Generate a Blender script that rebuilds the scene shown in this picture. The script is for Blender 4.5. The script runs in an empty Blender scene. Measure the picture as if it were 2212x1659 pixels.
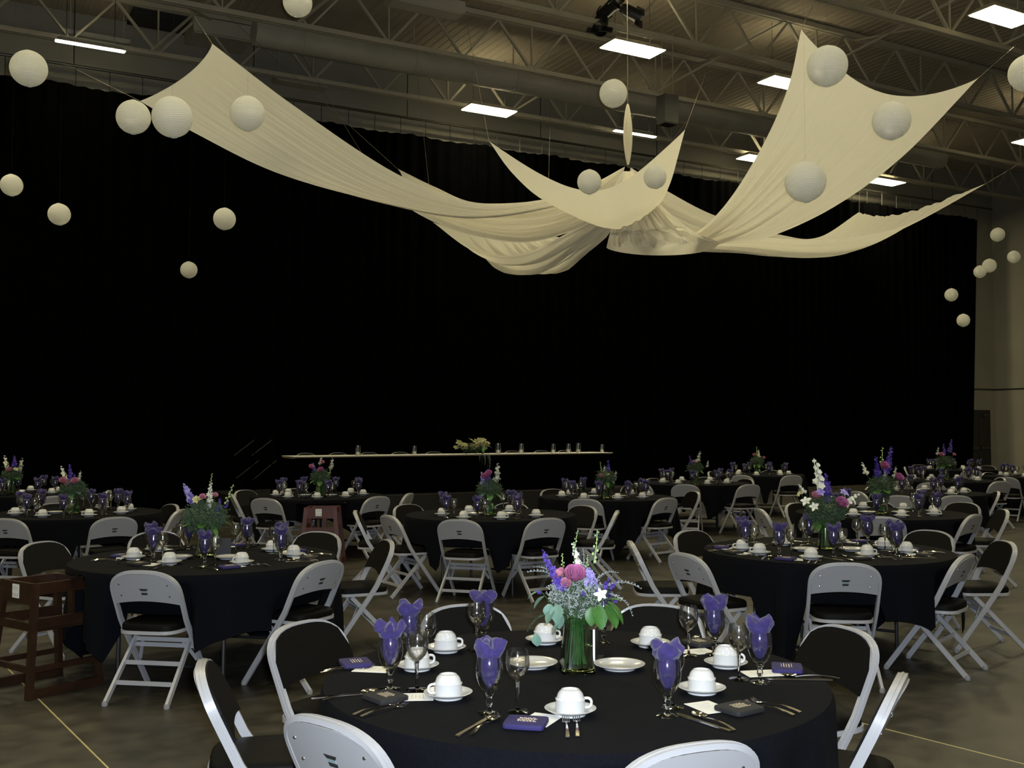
import bpy, math, random
from mathutils import Vector, Matrix, noise
R = math.radians
PI = math.pi
scene = bpy.context.scene
COL = scene.collection
random.seed(7)

# ---------------------------------------------------------------- camera, world, lamps, exposure
F, CX, CY, CAMH = 2250.0, 1106.0, 829.5, 1.62
PITCH = math.atan(98.5 / F)
cam_d = bpy.data.cameras.new('camera'); cam = bpy.data.objects.new('camera', cam_d); COL.objects.link(cam)
cam.location = (0, 0, CAMH); cam.rotation_euler = (PI / 2 + PITCH, 0, 0)
cam_d.sensor_fit = 'HORIZONTAL'; cam_d.sensor_width = 36.0; cam_d.lens = 36.0 * F / 2212.0
cam_d.clip_start = 0.05; cam_d.clip_end = 200
scene.camera = cam
w = bpy.data.worlds.new('world'); scene.world = w; w.use_nodes = True
w.node_tree.nodes['Background'].inputs[0].default_value = (0.9, 0.85, 0.65, 1)
w.node_tree.nodes['Background'].inputs[1].default_value = 0.004
fl = bpy.data.lights.new('camera_flash', 'POINT'); fl.energy = 1060; fl.color = (0.78, 0.87, 1.0); fl.shadow_soft_size = 0.03
flo = bpy.data.objects.new('camera_flash', fl); COL.objects.link(flo); flo.location = (0.05, 0.02, CAMH + 0.055)
LAMP_STRENGTH = 62.0
LAMP_COLOR = (1.0, 0.90, 0.56)
vs = scene.view_settings
vs.view_transform = 'Standard'; vs.look = 'None'; vs.exposure = 0.0; vs.gamma = 1.0; vs.use_curve_mapping = False
scene.cycles.max_bounces = 4; scene.cycles.diffuse_bounces = 2; scene.cycles.glossy_bounces = 2; scene.cycles.transmission_bounces = 4
scene.cycles.transparent_max_bounces = 10; scene.cycles.use_light_tree = False
scene.cycles.caustics_reflective = False; scene.cycles.caustics_refractive = False

# ---------------------------------------------------------------- geometry helpers
def ray(px, py):
    a, u = (px - CX) / F, (CY - py) / F
    return Vector((a, math.cos(PITCH) - math.sin(PITCH) * u, math.sin(PITCH) + math.cos(PITCH) * u))
def P(px, py, D):
    d = ray(px, py); return Vector((0, 0, CAMH)) + d * (D / d.y)
def PZ(px, py, z):
    d = ray(px, py); return Vector((0, 0, CAMH)) + d * ((z - CAMH) / d.z)
ROOM = R(29.0)
UD = Vector((math.cos(ROOM), math.sin(ROOM), 0)); ND = Vector((-math.sin(ROOM), math.cos(ROOM), 0))
def UV(u, v, z=0.0):
    return UD * u + ND * v + Vector((0, 0, z))

class MB:
    def __init__(s): s.v = []; s.f = []
    def add(s, vs_, fs):
        b = len(s.v); s.v += [Vector(x) for x in vs_]; s.f += [[b + i for i in f] for f in fs]; return s
    def box(s, c, size, rot=None):
        hx, hy, hz = size[0] / 2, size[1] / 2, size[2] / 2
        vs_ = [Vector((x, y, z)) for z in (-hz, hz) for x, y in ((-hx, -hy), (hx, -hy), (hx, hy), (-hx, hy))]
        if rot is not None: vs_ = [rot @ x for x in vs_]
        return s.add([x + Vector(c) for x in vs_], [(3, 2, 1, 0), (4, 5, 6, 7), (0, 1, 5, 4), (1, 2, 6, 5), (2, 3, 7, 6), (3, 0, 4, 7)])
    def bar(s, a, b, wx, wy, up=(0, 0, 1)):          # rectangular bar a -> b
        a, b = Vector(a), Vector(b); d = (b - a).normalized(); upv = Vector(up)
        if abs(d.dot(upv)) > .98: upv = Vector((0, 1, 0))
        x = d.cross(upv).normalized(); y = x.cross(d)
        vs_ = []
        for p in (a, b):
            for i, j in ((-1, -1), (1, -1), (1, 1), (-1, 1)): vs_.append(p + x * (i * wx / 2) + y * (j * wy / 2))
        return s.add(vs_, [(0, 1, 2, 3), (7, 6, 5, 4), (1, 0, 4, 5), (2, 1, 5, 6), (3, 2, 6, 7), (0, 3, 7, 4)])
    def tube(s, path, r, n=8, cap=True):
        path = [Vector(p) for p in path]; rs = r if isinstance(r, (list, tuple)) else [r] * len(path)
        b = len(s.v); ref = None
        for i, p in enumerate(path):
            d = (path[min(i + 1, len(path) - 1)] - path[max(i - 1, 0)]).normalized()
            if ref is None:
                ref = Vector((0, 0, 1)) if abs(d.z) < .9 else Vector((1, 0, 0))
            x = (ref - d * ref.dot(d)).normalized(); y = d.cross(x); ref = x
            for k in range(n):
                t = 2 * PI * k / n; s.v.append(p + (x * math.cos(t) + y * math.sin(t)) * rs[i])
        for i in range(len(path) - 1):
            for k in range(n):
                k2 = (k + 1) % n
                s.f.append([b + i * n + k, b + i * n + k2, b + (i + 1) * n + k2, b + (i + 1) * n + k])
        if cap:
            s.f.append([b + k for k in range(n)][::-1]); s.f.append([b + (len(path) - 1) * n + k for k in range(n)])
        return s
    def sweep(s, path, normals, wn, wb):               # rectangular section: wn along the given normals, wb along the binormal
        path = [Vector(p) for p in path]; b = len(s.v)
        for i, p in enumerate(path):
            d = (path[min(i + 1, len(path) - 1)] - path[max(i - 1, 0)]).normalized()
            nn = Vector(normals[i]); nn = (nn - d * nn.dot(d)).normalized(); bb = d.cross(nn)
            for i2, j2 in ((-1, -1), (1, -1), (1, 1), (-1, 1)): s.v.append(p + nn * (i2 * wn / 2) + bb * (j2 * wb / 2))
        for i in range(len(path) - 1):
            for k in range(4):
                k2 = (k + 1) % 4
                s.f.append([b + i * 4 + k, b + i * 4 + k2, b + (i + 1) * 4 + k2, b + (i + 1) * 4 + k])
        e = b + (len(path) - 1) * 4
        s.f.append([b + 3, b + 2, b + 1, b]); s.f.append([e, e + 1, e + 2, e + 3])
        return s
    def lathe(s, prof, n=24, c=(0, 0, 0)):
        b = len(s.v); c = Vector(c); idx = []
        for r_, z in prof:
            if r_ < 1e-6: idx.append([len(s.v)]); s.v.append(c + Vector((0, 0, z)))
            else:
                idx.append(list(range(len(s.v), len(s.v) + n)))
                for k in range(n): s.v.append(c + Vector((r_ * math.cos(2 * PI * k / n), r_ * math.sin(2 * PI * k / n), z)))
        for a, d in zip(idx[:-1], idx[1:]):
            for k in range(n):
                k2 = (k + 1) % n
                if len(a) == 1 and len(d) == 1: continue
                if len(a) == 1: s.f.append([a[0], d[k2], d[k]])
                elif len(d) == 1: s.f.append([a[k], a[k2], d[0]])
                else: s.f.append([a[k], a[k2], d[k2], d[k]])
        return s
    def grid(s, fn, nu, nv, closed=False):
        b = len(s.v)
        for i in range(nu + 1):
            for j in range(nv + (0 if closed else 1)): s.v.append(Vector(fn(i / nu, j / nv)))
        m = nv if closed else nv + 1
        for i in range(nu):
            for j in range(nv):
                j2 = (j + 1) % m
                s.f.append([b + i * m + j, b + i * m + j2, b + (i + 1) * m + j2, b + (i + 1) * m + j])
        return s
    def slab(s, outline, z0, z1):                      # polygon outline (x,y) extruded in z
        n = len(outline); b = len(s.v)
        for z in (z0, z1):
            for x, y in outline: s.v.append(Vector((x, y, z)))
        s.f.append([b + i for i in range(n)][::-1]); s.f.append([b + n + i for i in range(n)])
        for i in range(n):
            j = (i + 1) % n; s.f.append([b + i, b + j, b + n + j, b + n + i])
        return s
    def xf(s, M, start=0):
        for i in range(start, len(s.v)): s.v[i] = M @ s.v[i]
        return s
    def mesh(s, name, mat, smooth=40):
        me = bpy.data.meshes.new(name); me.from_pydata([tuple(x) for x in s.v], [], s.f); me.update()
        if smooth:
            me.shade_smooth(); me.set_sharp_from_angle(angle=R(smooth))
        me.materials.append(mat); return me

def LV(u, v, z=0.0):                               # the same point in the hall's own (turned) axes
    return Vector((u, v, z))
def ob(name, me, parent=None, loc=None, rot=None, scale=None):
    o = bpy.data.objects.new(name, me); COL.objects.link(o)
    if parent is not None: o.parent = parent
    if loc is not None: o.location = loc
    if rot is not None: o.rotation_euler = rot
    if scale is not None: o.scale = scale
    return o
def tag(o, label=None, cat=None, group=None, kind=None):
    if label: o['label'] = label
    if cat: o['category'] = cat
    if group: o['group'] = group
    if kind: o['kind'] = kind
    return o
def inst(proto, name, loc, rotz=0, label=None, cat=None, group=None, rot=None, scale=None):
    """proto: mesh (single-mesh thing) or list of (part name, mesh, [sub parts])"""
    r_ = rot if rot is not None else (0, 0, rotz)
    if isinstance(proto, tuple):                       # (mesh, [(child, mesh), ...])
        root = ob(name, proto[0], None, loc, r_, scale); kids = proto[1]
    elif isinstance(proto, list):
        root = ob(name, None, None, loc, r_, scale); root.empty_display_size = .1; kids = proto
    else:
        root = ob(name, proto, None, loc, r_, scale); kids = []
    for k in kids:
        c = ob(k[0], k[1], root)
        if len(k) > 3: c['label'] = k[3]
        if len(k) > 2 and k[2]:
            for q in k[2]: ob(q[0], q[1], c)
    return tag(root, label, cat, group)

# ---------------------------------------------------------------- materials
def mat(name, col, rough=.6, metal=0., var=.0, scale=8., bump=0., spec=.5, bscale=None, coat=0., sheen=0.):
    m = bpy.data.materials.new(name); m.use_nodes = True; nt = m.node_tree; b = nt.nodes['Principled BSDF']
    b.inputs['Base Color'].default_value = (*col, 1); b.inputs['Roughness'].default_value = rough
    b.inputs['Metallic'].default_value = metal; b.inputs['Specular IOR Level'].default_value = spec
    b.inputs['Coat Weight'].default_value = coat; b.inputs['Sheen Weight'].default_value = sheen
    if var or bump:
        tc = nt.nodes.new('ShaderNodeTexCoord'); nz = nt.nodes.new('ShaderNodeTexNoise')
        nz.inputs['Scale'].default_value = scale; nz.inputs['Detail'].default_value = 5
        nt.links.new(tc.outputs['Object'], nz.inputs['Vector'])
        if var:
            cr = nt.nodes.new('ShaderNodeValToRGB')
            cr.color_ramp.elements[0].position = .3; cr.color_ramp.elements[1].position = .7
            cr.color_ramp.elements[0].color = (*[c * (1 - var) for c in col], 1)
            cr.color_ramp.elements[1].color = (*[min(1, c * (1 + var)) for c in col], 1)
            nt.links.new(nz.outputs['Fac'], cr.inputs['Fac']); nt.links.new(cr.outputs['Color'], b.inputs['Base Color'])
        if bump:
            n2 = nt.nodes.new('ShaderNodeTexNoise'); n2.inputs['Scale'].default_value = bscale or scale * 4
            nt.links.new(tc.outputs['Object'], n2.inputs['Vector'])
            bp = nt.nodes.new('ShaderNodeBump'); bp.inputs['Strength'].default_value = bump; bp.inputs['Distance'].default_value = .01
            nt.links.new(n2.outputs['Fac'], bp.inputs['Height']); nt.links.new(bp.outputs['Normal'], b.inputs['Normal'])
    return m
def mat_cloth(name, col, trans=.4, var=.04, scale=30.):
    m = bpy.data.materials.new(name); m.use_nodes = True; nt = m.node_tree; nt.nodes.clear()
    out = nt.nodes.new('ShaderNodeOutputMaterial'); mx = nt.nodes.new('ShaderNodeMixShader'); mx.inputs[0].default_value = trans
    d = nt.nodes.new('ShaderNodeBsdfDiffuse'); t = nt.nodes.new('ShaderNodeBsdfTranslucent')
    tc = nt.nodes.new('ShaderNodeTexCoord'); nz = nt.nodes.new('ShaderNodeTexNoise'); nz.inputs['Scale'].default_value = scale
    cr = nt.nodes.new('ShaderNodeValToRGB')
    cr.color_ramp.elements[0].color = (*[c * (1 - var) for c in col], 1); cr.color_ramp.elements[1].color = (*[min(1, c * (1 + var)) for c in col], 1)
    nt.links.new(tc.outputs['Object'], nz.inputs['Vector']); nt.links.new(nz.outputs['Fac'], cr.inputs['Fac'])
    for s_ in (d, t): nt.links.new(cr.outputs['Color'], s_.inputs['Color'])
    nt.links.new(d.outputs[0], mx.inputs[1]); nt.links.new(t.outputs[0], mx.inputs[2]); nt.links.new(mx.outputs[0], out.inputs[0])
    return m
def mat_thin_glass(name, tint=(1, 1, 1), base=.08):
    m = bpy.data.materials.new(name); m.use_nodes = True; nt = m.node_tree; nt.nodes.clear()
    out = nt.nodes.new('ShaderNodeOutputMaterial'); mx = nt.nodes.new('ShaderNodeMixShader')
    t = nt.nodes.new('ShaderNodeBsdfTransparent'); g = nt.nodes.new('ShaderNodeBsdfGlossy')
    t.inputs['Color'].default_value = (*tint, 1); g.inputs['Roughness'].default_value = .10
    lw = nt.nodes.new('ShaderNodeLayerWeight'); lw.inputs['Blend'].default_value = .35
    ma = nt.nodes.new('ShaderNodeMath'); ma.operation = 'MULTIPLY_ADD'; ma.inputs[1].default_value = .55; ma.inputs[2].default_value = base
    nt.links.new(lw.outputs['Fresnel'], ma.inputs[0]); nt.links.new(ma.outputs[0], mx.inputs[0])
    nt.links.new(t.outputs[0], mx.inputs[1]); nt.links.new(g.outputs[0], mx.inputs[2]); nt.links.new(mx.outputs[0], out.inputs[0])
    return m
def mat_glass(name, col=(1, 1, 1), ior=1.5):
    m = bpy.data.materials.new(name); m.use_nodes = True; nt = m.node_tree; nt.nodes.clear()
    out = nt.nodes.new('ShaderNodeOutputMaterial'); g = nt.nodes.new('ShaderNodeBsdfGlass')
    g.inputs['Color'].default_value = (*col, 1); g.inputs['Roughness'].default_value = .01; g.inputs['IOR'].default_value = ior
    nt.links.new(g.outputs[0], out.inputs[0]); return m
def mat_emit(name, col, strength):
    m = bpy.data.materials.new(name); m.use_nodes = True; nt = m.node_tree; nt.nodes.clear()
    out = nt.nodes.new('ShaderNodeOutputMaterial'); e = nt.nodes.new('ShaderNodeEmission')
    e.inputs[0].default_value = (*col, 1); e.inputs[1].default_value = strength; nt.links.new(e.outputs[0], out.inputs[0]); return m

M = {}
def mat_floor():
    m = mat('polished_concrete', (.16, .145, .11), .33, var=.0, spec=.35); nt = m.node_tree; b = nt.nodes['Principled BSDF']
    tc = nt.nodes.new('ShaderNodeTexCoord')
    n1 = nt.nodes.new('ShaderNodeTexNoise'); n1.inputs['Scale'].default_value = .9; n1.inputs['Detail'].default_value = 8; n1.inputs['Roughness'].default_value = .65
    n2 = nt.nodes.new('ShaderNodeTexNoise'); n2.inputs['Scale'].default_value = 6; n2.inputs['Detail'].default_value = 6
    mx = nt.nodes.new('ShaderNodeMath'); mx.operation = 'MULTIPLY_ADD'; mx.inputs[1].default_value = .35
    ad = nt.nodes.new('ShaderNodeMath'); ad.operation = 'MULTIPLY'; ad.inputs[1].default_value = .65
    nt.links.new(tc.outputs['Object'], n1.inputs['Vector']); nt.links.new(tc.outputs['Object'], n2.inputs['Vector'])
    nt.links.new(n1.outputs['Fac'], ad.inputs[0]); nt.links.new(n2.outputs['Fac'], mx.inputs[0]); nt.links.new(ad.outputs[0], mx.inputs[2])
    cr = nt.nodes.new('ShaderNodeValToRGB'); e = cr.color_ramp.elements
    e[0].position = .38; e[0].color = (.018, .0165, .0125, 1); e[1].position = .62; e[1].color = (.062, .055, .041, 1)
    nt.links.new(mx.outputs[0], cr.inputs['Fac']); nt.links.new(cr.outputs['Color'], b.inputs['Base Color'])
    r2 = nt.nodes.new('ShaderNodeMapRange'); r2.inputs['To Min'].default_value = .28; r2.inputs['To Max'].default_value = .55
    nt.links.new(n2.outputs['Fac'], r2.inputs['Value']); nt.links.new(r2.outputs[0], b.inputs['Roughness'])
    return m
M['floor'] = mat_floor()
M['joint'] = mat('joint_filler', (.42, .36, .16), .7, var=.15, scale=3)
M['wall'] = mat('painted_concrete_wall', (.34, .32, .255), .8, var=.06, scale=1.2, bump=.1, bscale=60)
M['deck'] = mat('roof_deck_paint', (.42, .36, .265), .7, var=.12, scale=.6)
M['steel'] = mat('truss_paint', (.46, .42, .32), .55, var=.08, scale=2)
M['duct'] = mat('duct_metal', (.45, .42, .34), .5, metal=.0, var=.08, scale=2)
M['dark_panel'] = mat('dark_grille', (.03, .03, .027), .8)
M['curtain'] = mat('black_velour', (.0012, .0012, .0012), 1.0, var=.2, scale=3, spec=.0)
M['black'] = mat('black_paint', (.012, .012, .012), .45)
M['door'] = mat('dark_door_paint', (.02, .02, .019), .5)
M['pipe'] = mat('curtain_pipe', (.10, .095, .08), .35, metal=.8)
M['railpaint'] = mat('dark_rail', (.035, .033, .028), .5)
M['drape'] = mat_cloth('cream_drape', (.90, .862, .745), .51, .02, 12)
M['lantern'] = mat_cloth('white_nylon_lantern', (.90, .895, .83), .52, .03, 18)
M['wire'] = mat('thin_wire', (.03, .029, .026), .8)
M['rope'] = mat('tan_rope', (.20, .175, .115), .8)
M['chair'] = mat('chair_enamel', (.34, .34, .35), .34, var=.03, scale=6, spec=.5)
M['vinyl'] = mat('black_vinyl', (.0032, .003, .0028), .55, bump=.2, bscale=160, spec=.08)
M['screw'] = mat('steel_screw', (.55, .55, .55), .3, metal=1)
M['rubber'] = mat('grey_rubber_foot', (.22, .22, .22), .8)
M['emblem'] = mat('black_emblem', (.02, .02, .02), .5)
M['emblem2'] = mat('teal_emblem', (.22, .30, .30), .5)
M['cloth'] = mat('black_tablecloth', (.0020, .0024, .0042), .9, var=.25, scale=120, bump=.12, bscale=600, spec=.10)
M['tabletop'] = mat('table_board', (.25, .18, .10), .6, var=.1, scale=5)
M['tleg'] = mat('table_leg_steel', (.02, .02, .02), .4, metal=.3)
M['china'] = mat('white_china', (.52, .52, .51), .18, spec=.5, coat=.3)
M['glass'] = mat_thin_glass('clear_thin_glass')
M['stemglass'] = mat_glass('clear_solid_glass')
M['vaseglass'] = mat_thin_glass('green_tinted_glass', (.80, .93, .80), .05)
M['vasebase'] = mat_glass('vase_base_glass', (.88, .94, .72))
M['napkin'] = mat('purple_napkin', (.020, .011, .092), .85, var=.25, scale=60, bump=.3, bscale=160, sheen=.2)
M['sleeve'] = mat('purple_foam_sleeve', (.015, .010, .08), .8, bump=.2, bscale=400)
M['sleeve_b'] = mat('black_foam_sleeve', (.005, .005, .006), .8, bump=.2, bscale=400)
M['print'] = mat('gold_print', (.55, .45, .30), .5)
M['card'] = mat('white_card', (.74, .73, .68), .7)
M['ink'] = mat('grey_ink', (.48, .48, .48), .7)
M['silver'] = mat('stainless_cutlery', (.72, .68, .60), .12, metal=1)
M['wood'] = mat('dark_stained_wood', (.022, .009, .004), .35, var=.35, scale=9, bump=.1, bscale=40)
M['wood2'] = mat('reddish_stained_wood', (.075, .022, .016), .4, var=.25, scale=9)
M['sticker'] = mat('white_sticker', (.7, .7, .66), .6)
M['linen'] = mat('white_linen', (.72, .71, .65), .8)
M['stem'] = mat('green_stem', (.030, .075, .018), .5, var=.2, scale=30)
M['leaf'] = mat('green_leaf', (.045, .135, .025), .45, var=.25, scale=30)
M['euca'] = mat('grey_green_leaf', (.13, .23, .175), .6, var=.15, scale=30)
M['filler'] = mat('grey_lilac_filler', (.27, .30, .29), .8, var=.3, scale=80)
M['moss'] = mat('dark_green_filler', (.042, .075, .036), .8, var=.4, scale=60)
M['purple'] = mat('purple_petal', (.085, .045, .34), .6, var=.3, scale=60)
M['lilac'] = mat('lilac_petal', (.36, .30, .66), .6, var=.2, scale=60)
M['white'] = mat('white_petal', (.72, .73, .62), .6, var=.1, scale=60)
M['pink'] = mat('pink_petal', (.42, .13, .28), .55, var=.25, scale=50)
M['dusty'] = mat('dusty_pink_petal', (.55, .22, .30), .55, var=.2, scale=50)
M['cream'] = mat('cream_petal', (.42, .40, .20), .6, var=.2, scale=50)
M['bud'] = mat('pale_green_bud', (.36, .52, .20), .6, var=.2, scale=60)
M['lamp'] = mat_emit('fluorescent_lamp', LAMP_COLOR, LAMP_STRENGTH)
M['deck_fill'] = mat_emit('deck_fill_glow', LAMP_COLOR, LAMP_STRENGTH * .35)  # extra glow for the lamp tops, added to brighten the roof deck
M['fixture'] = mat('lamp_housing', (.5, .48, .40), .5)

# ---------------------------------------------------------------- the hall
U0, U1, V0, V1, ZC = -24.0, 31.0, -13.0, 22.7, 10.15
corner = None
def uv_of(p): return p.x * UD.x + p.y * UD.y, p.x * ND.x + p.y * ND.y
# right corner: pixel column 2150 on the back wall plane
d = ray(2151, 900); t = V1 / (d.x * ND.x + d.y * ND.y); U1 = (d.x * UD.x + d.y * UD.y) * t
def quad_box(name, u0, u1, v0, v1, z0, z1, m):
    b = MB()
    vs_ = [LV(u, v, z) for z in (z0, z1) for u, v in ((u0, v0), (u1, v0), (u1, v1), (u0, v1))]
    b.add(vs_, [(3, 2, 1, 0), (4, 5, 6, 7), (0, 1, 5, 4), (1, 2, 6, 5), (2, 3, 7, 6), (3, 0, 4, 7)])
    return tag(ob(name, b.mesh(name, m, 0), None, None, (0, 0, ROOM)), kind='structure')
floor = quad_box('floor', U0 - .3, U1 + .3, V0 - .3, V1 + .3, -.2, 0, M['floor'])
wall_back = quad_box('wall_back', U0, U1 + .3, V1, V1 + .3, 0, ZC + .5, M['wall'])
wall_right = quad_box('wall_right', U1, U1 + .3, V0, V1, 0, ZC + .5, M['wall'])
quad_box('wall_left', U0 - .3, U0, V0, V1, 0, ZC + .5, M['wall'])
quad_box('wall_front', U0, U1, V0 - .3, V0, 0, ZC + .5, M['wall'])
for n_, l_ in (('wall_back', 'tall grey concrete wall behind the black curtain'), ('wall_right', 'plain grey concrete wall at the right edge')):
    bpy.data.objects[n_]['label'] = l_
# floor joints
def joint(a, b, wdt=.008):
    A, B = PZ(*a, 0), PZ(*b, 0); d_ = (B - A)
    A2, B2 = A - d_ * 3.0, B + d_ * 1.2
    RI = Matrix.Rotation(-ROOM, 3, 'Z'); A2, B2 = RI @ A2, RI @ B2; m = MB(); m.bar((A2.x, A2.y, .0005), (B2.x, B2.y, .0005), wdt, .003); ob('joint_strip', m.mesh('joint_strip', M['joint'], 0), floor)
joint((0, 1428), (233, 1659)); joint((1905, 1573), (2150, 1635), .006)
# ceiling: corrugated deck, ribs run across the trusses
cb = MB(); nr = 300; prof = []
for i in range(nr):
    u = U0 - .3 + (U1 - U0 + .6) * i / nr; st = (U1 - U0 + .6) / nr
    prof += [(u, 0.0), (u + st * .5, 0.0), (u + st * .6, .012), (u + st * .9, .012)]
prof.append((U1 + .3, 0))
for u, dz in prof:
    cb.v.append(Vector((u, V0 - .3, ZC + dz))); cb.v.append(Vector((u, V1 + .3, ZC + dz)))
for i in range(len(prof) - 1): cb.f.append([2 * i, 2 * i + 1, 2 * i + 3, 2 * i + 2])
tag(ob('ceiling', cb.mesh('ceiling', M['deck'], 0), None, None, (0, 0, ROOM)), 'brown corrugated steel roof deck overhead', kind='structure')
# wall joint line (both walls) at 2.95 m and door
zj = P(2150, 838, 33.4).z
m = MB(); m.bar(LV(U1 - 6, V1 - .006, zj), LV(U1, V1 - .006, zj), .012, .05); ob('panel_seam', m.mesh('panel_seam', M['door'], 0), wall_back)
m = MB(); m.bar(LV(U1 - .006, V1, zj), LV(U1 - .006, V1 - 9, zj), .012, .05); ob('panel_seam', m.mesh('panel_seam', M['door'], 0), wall_right)
def on_back(px, py, v=V1):
    d = ray(px, py); t = v / (d.x * ND.x + d.y * ND.y); p = Vector((0, 0, CAMH)) + d * t; return uv_of(p)[0], p.z
ud1, zd = on_back(2136, 886); ud0 = ud1 - 1.25
def plate(name, u0, u1, v, z0, z1, th, m, parent=None):
    b = MB(); vs_ = [LV(u, vv, z) for z in (z0, z1) for u, vv in ((u0, v - th), (u1, v - th), (u1, v), (u0, v))]
    b.add(vs_, [(3, 2, 1, 0), (4, 5, 6, 7), (0, 1, 5, 4), (1, 2, 6, 5), (2, 3, 7, 6), (3, 0, 4, 7)])
    return ob(name, b.mesh(name, m, 0), parent, None, None if parent else (0, 0, ROOM))
door = plate('door_1', ud0, ud1, V1 - .001, 0.005, zd, .05, M['door']); tag(door, 'dark steel exit door in the back wall beside the curtain', kind='structure')
um = (ud0 + ud1) / 2
plate('door_leaf', ud0 + .05, um - .01, V1 - .051, .01, zd - .05, .02, M['door'], door)
plate('door_leaf', um + .01, ud1 - .05, V1 - .051, .01, zd - .05, .02, M['door'], door)
for a, b_ in ((ud0 + .1, um - .06), (um + .06, ud1 - .1)): plate('panic_bar', a, b_, V1 - .075, .98, 1.05, .05, M['pipe'], door)
plate('door_closer', ud1 - .45, ud1 - .18, V1 - .075, zd - .22, zd - .14, .05, M['pipe'], door)

# black curtain on a pipe
VC = 21.9
def on_v(px, py, v): 
    d = ray(px, py); t = v / (d.x * ND.x + d.y * ND.y); p = Vector((0, 0, CAMH)) + d * t; return uv_of(p)[0], p.z
uc0 = on_v(-520, 400, VC)[0]; uc1 = on_v(2112, 475, VC)[0]; ztop = on_v(2100, 470, VC)[1]
rng = random.Random(3)
NC = 1000; cur = MB(); ph = 0; cols_ = []
L_ = uc1 - uc0
for i in range(NC + 1):
    u = uc0 + L_ * i / NC
    ph += .62 + .35 * noise.noise(Vector((u * 1.3, 0, 0)))
    amp = .055 + .03 * noise.noise(Vector((u * .7, 5, 0)))
    cols_.append((u, amp * math.sin(ph)))
NZ = 7
for k in range(NZ + 1):
    zf = k / NZ
    for i, (u, a) in enumerate(cols_):
        sag = .05 * abs(math.sin(u * PI / 1.9)) if k == NZ else 0
        z = .03 + (ztop - .03 - sag) * zf
        shrink = 1 - .0
        uu = u
        if i > NC - 60: uu = u - (1 - zf) * .45 * ((i - (NC - 60)) / 60)      # right edge leans in towards the floor
        cur.v.append(LV(uu, VC + a * (1.1 - .4 * zf), z))
for k in range(NZ):
    for i in range(NC):
        a = k * (NC + 1) + i; cur.f.append([a, a + 1, a + NC + 2, a + NC + 1])
curt = ob('stage_curtain', cur.mesh('stage_curtain', M['curtain'], 80), None, None, (0, 0, ROOM)); tag(curt, 'huge black pleated curtain hanging across the back of the hall', 'curtain')
zp = ztop + .36
m = MB(); m.tube([LV(uc0, VC, zp), LV(on_v(2143, 466, VC)[0], VC, zp)], .03, 8); pipe = ob('curtain_pipe', m.mesh('curtain_pipe', M['pipe']), None, None, (0, 0, ROOM)); tag(pipe, 'dark horizontal pipe above the black curtain', 'pipe')
tm = MB(); tm.tube([(0, 0, -.40), (0, 0, .0)], .008, 4); tme = tm.mesh('tie_cord', M['black'])
nt_ = int(L_ / .62)
for i in range(nt_ + 1):
    p = LV(uc0 + L_ * i / nt_, VC, zp); ob('tie_cord', tme, curt, p)
hm = MB(); hm.tube([(0, 0, 0), (0, 0, ZC - zp)], .012, 5); hme = hm.mesh('hanger_rod', M['pipe'])
for i in range(9): ob('hanger_rod', hme, pipe, LV(uc0 + L_ * (i + .4) / 9, VC, zp))

# ---------------------------------------------------------------- roof trusses, duct, lamps
ZB, ZT = 9.1, 10.0
def truss(v, lab):
    root = ob('roof_truss', None, None, UV(0, v, ZT), (0, 0, ROOM)); root.empty_display_size = .2; tag(root, lab, 'truss', 'steel roof trusses')
    o0 = LV(0, v, ZT)
    def add(nm, fn):
        b = MB(); fn(b); b.xf(Matrix.Translation(-o0)); return ob(nm, b.mesh(nm, M['steel'], 30), root)
    a, e = U0 + .05, U1 - .05
    for sgn in (-1, 1):
        add('bottom_chord', lambda b: b.bar(LV(a, v + sgn * .045, ZB), LV(e, v + sgn * .045, ZB), .055, .09))
        add('top_chord', lambda b: b.bar(LV(a, v + sgn * .05, ZT + .07), LV(e, v + sgn * .05, ZT + .07), .07, .10))
    u = U0 + 1.2 + (v % 1.7)
    while u < U1 - 1:
        add('web_member', lambda b: b.bar(LV(u, v, ZB), LV(u - .8, v, ZT + .03), .05, .05))
        add('web_member', lambda b: b.bar(LV(u, v, ZB), LV(u + .8, v, ZT + .03), .05, .05))
        add('web_member', lambda b: b.bar(LV(u, v, ZB), LV(u, v, ZT + .03), .03, .03))
        add('web_member', lambda b: b.bar(LV(u + 1.6, v, ZB), LV(u + .8, v, ZT + .03), .04, .04))
        add('web_member', lambda b: b.bar(LV(u + 1.6, v, ZB), LV(u + 2.4, v, ZT + .03), .04, .04))
        u += 3.2
    return root
TV = [21.35, 18.55, 15.75, 12.95, 10.15]
TL = ['roof truss nearest the black curtain', 'roof truss second from the black curtain', 'roof truss carrying the black spotlights', 'roof truss crossing the top right corner', 'roof truss overhead nearest the camera']
for v, l in zip(TV, TL): truss(v, l)
ORD = ('first', 'second', 'third', 'fourth', 'fifth')
for k, (va, vb) in enumerate(zip(TV[:-1], TV[1:])):
    for q in range(5):
        u = U0 + 3 + q * 8.2 + k * 2.1
        if u > U1 - 3: continue
        b = MB(); o0 = LV(u, va, ZB)
        b.bar(LV(u, va, ZB + .02), LV(u + 1.2, vb, ZT), .04, .04); b.bar(LV(u + 1.2, va, ZT), LV(u, vb, ZB + .02), .04, .04)
        b.xf(Matrix.Translation(-o0))
        o_ = ob('cross_brace', b.mesh('cross_brace', M['steel'], 0), None, UV(u, va, ZB), (0, 0, ROOM))
        tag(o_, f'{ORD[q]} steel cross brace from the left, between {ORD[k]} and {ORD[k + 1]} truss from the curtain', 'brace', 'cross braces between roof trusses')
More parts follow.
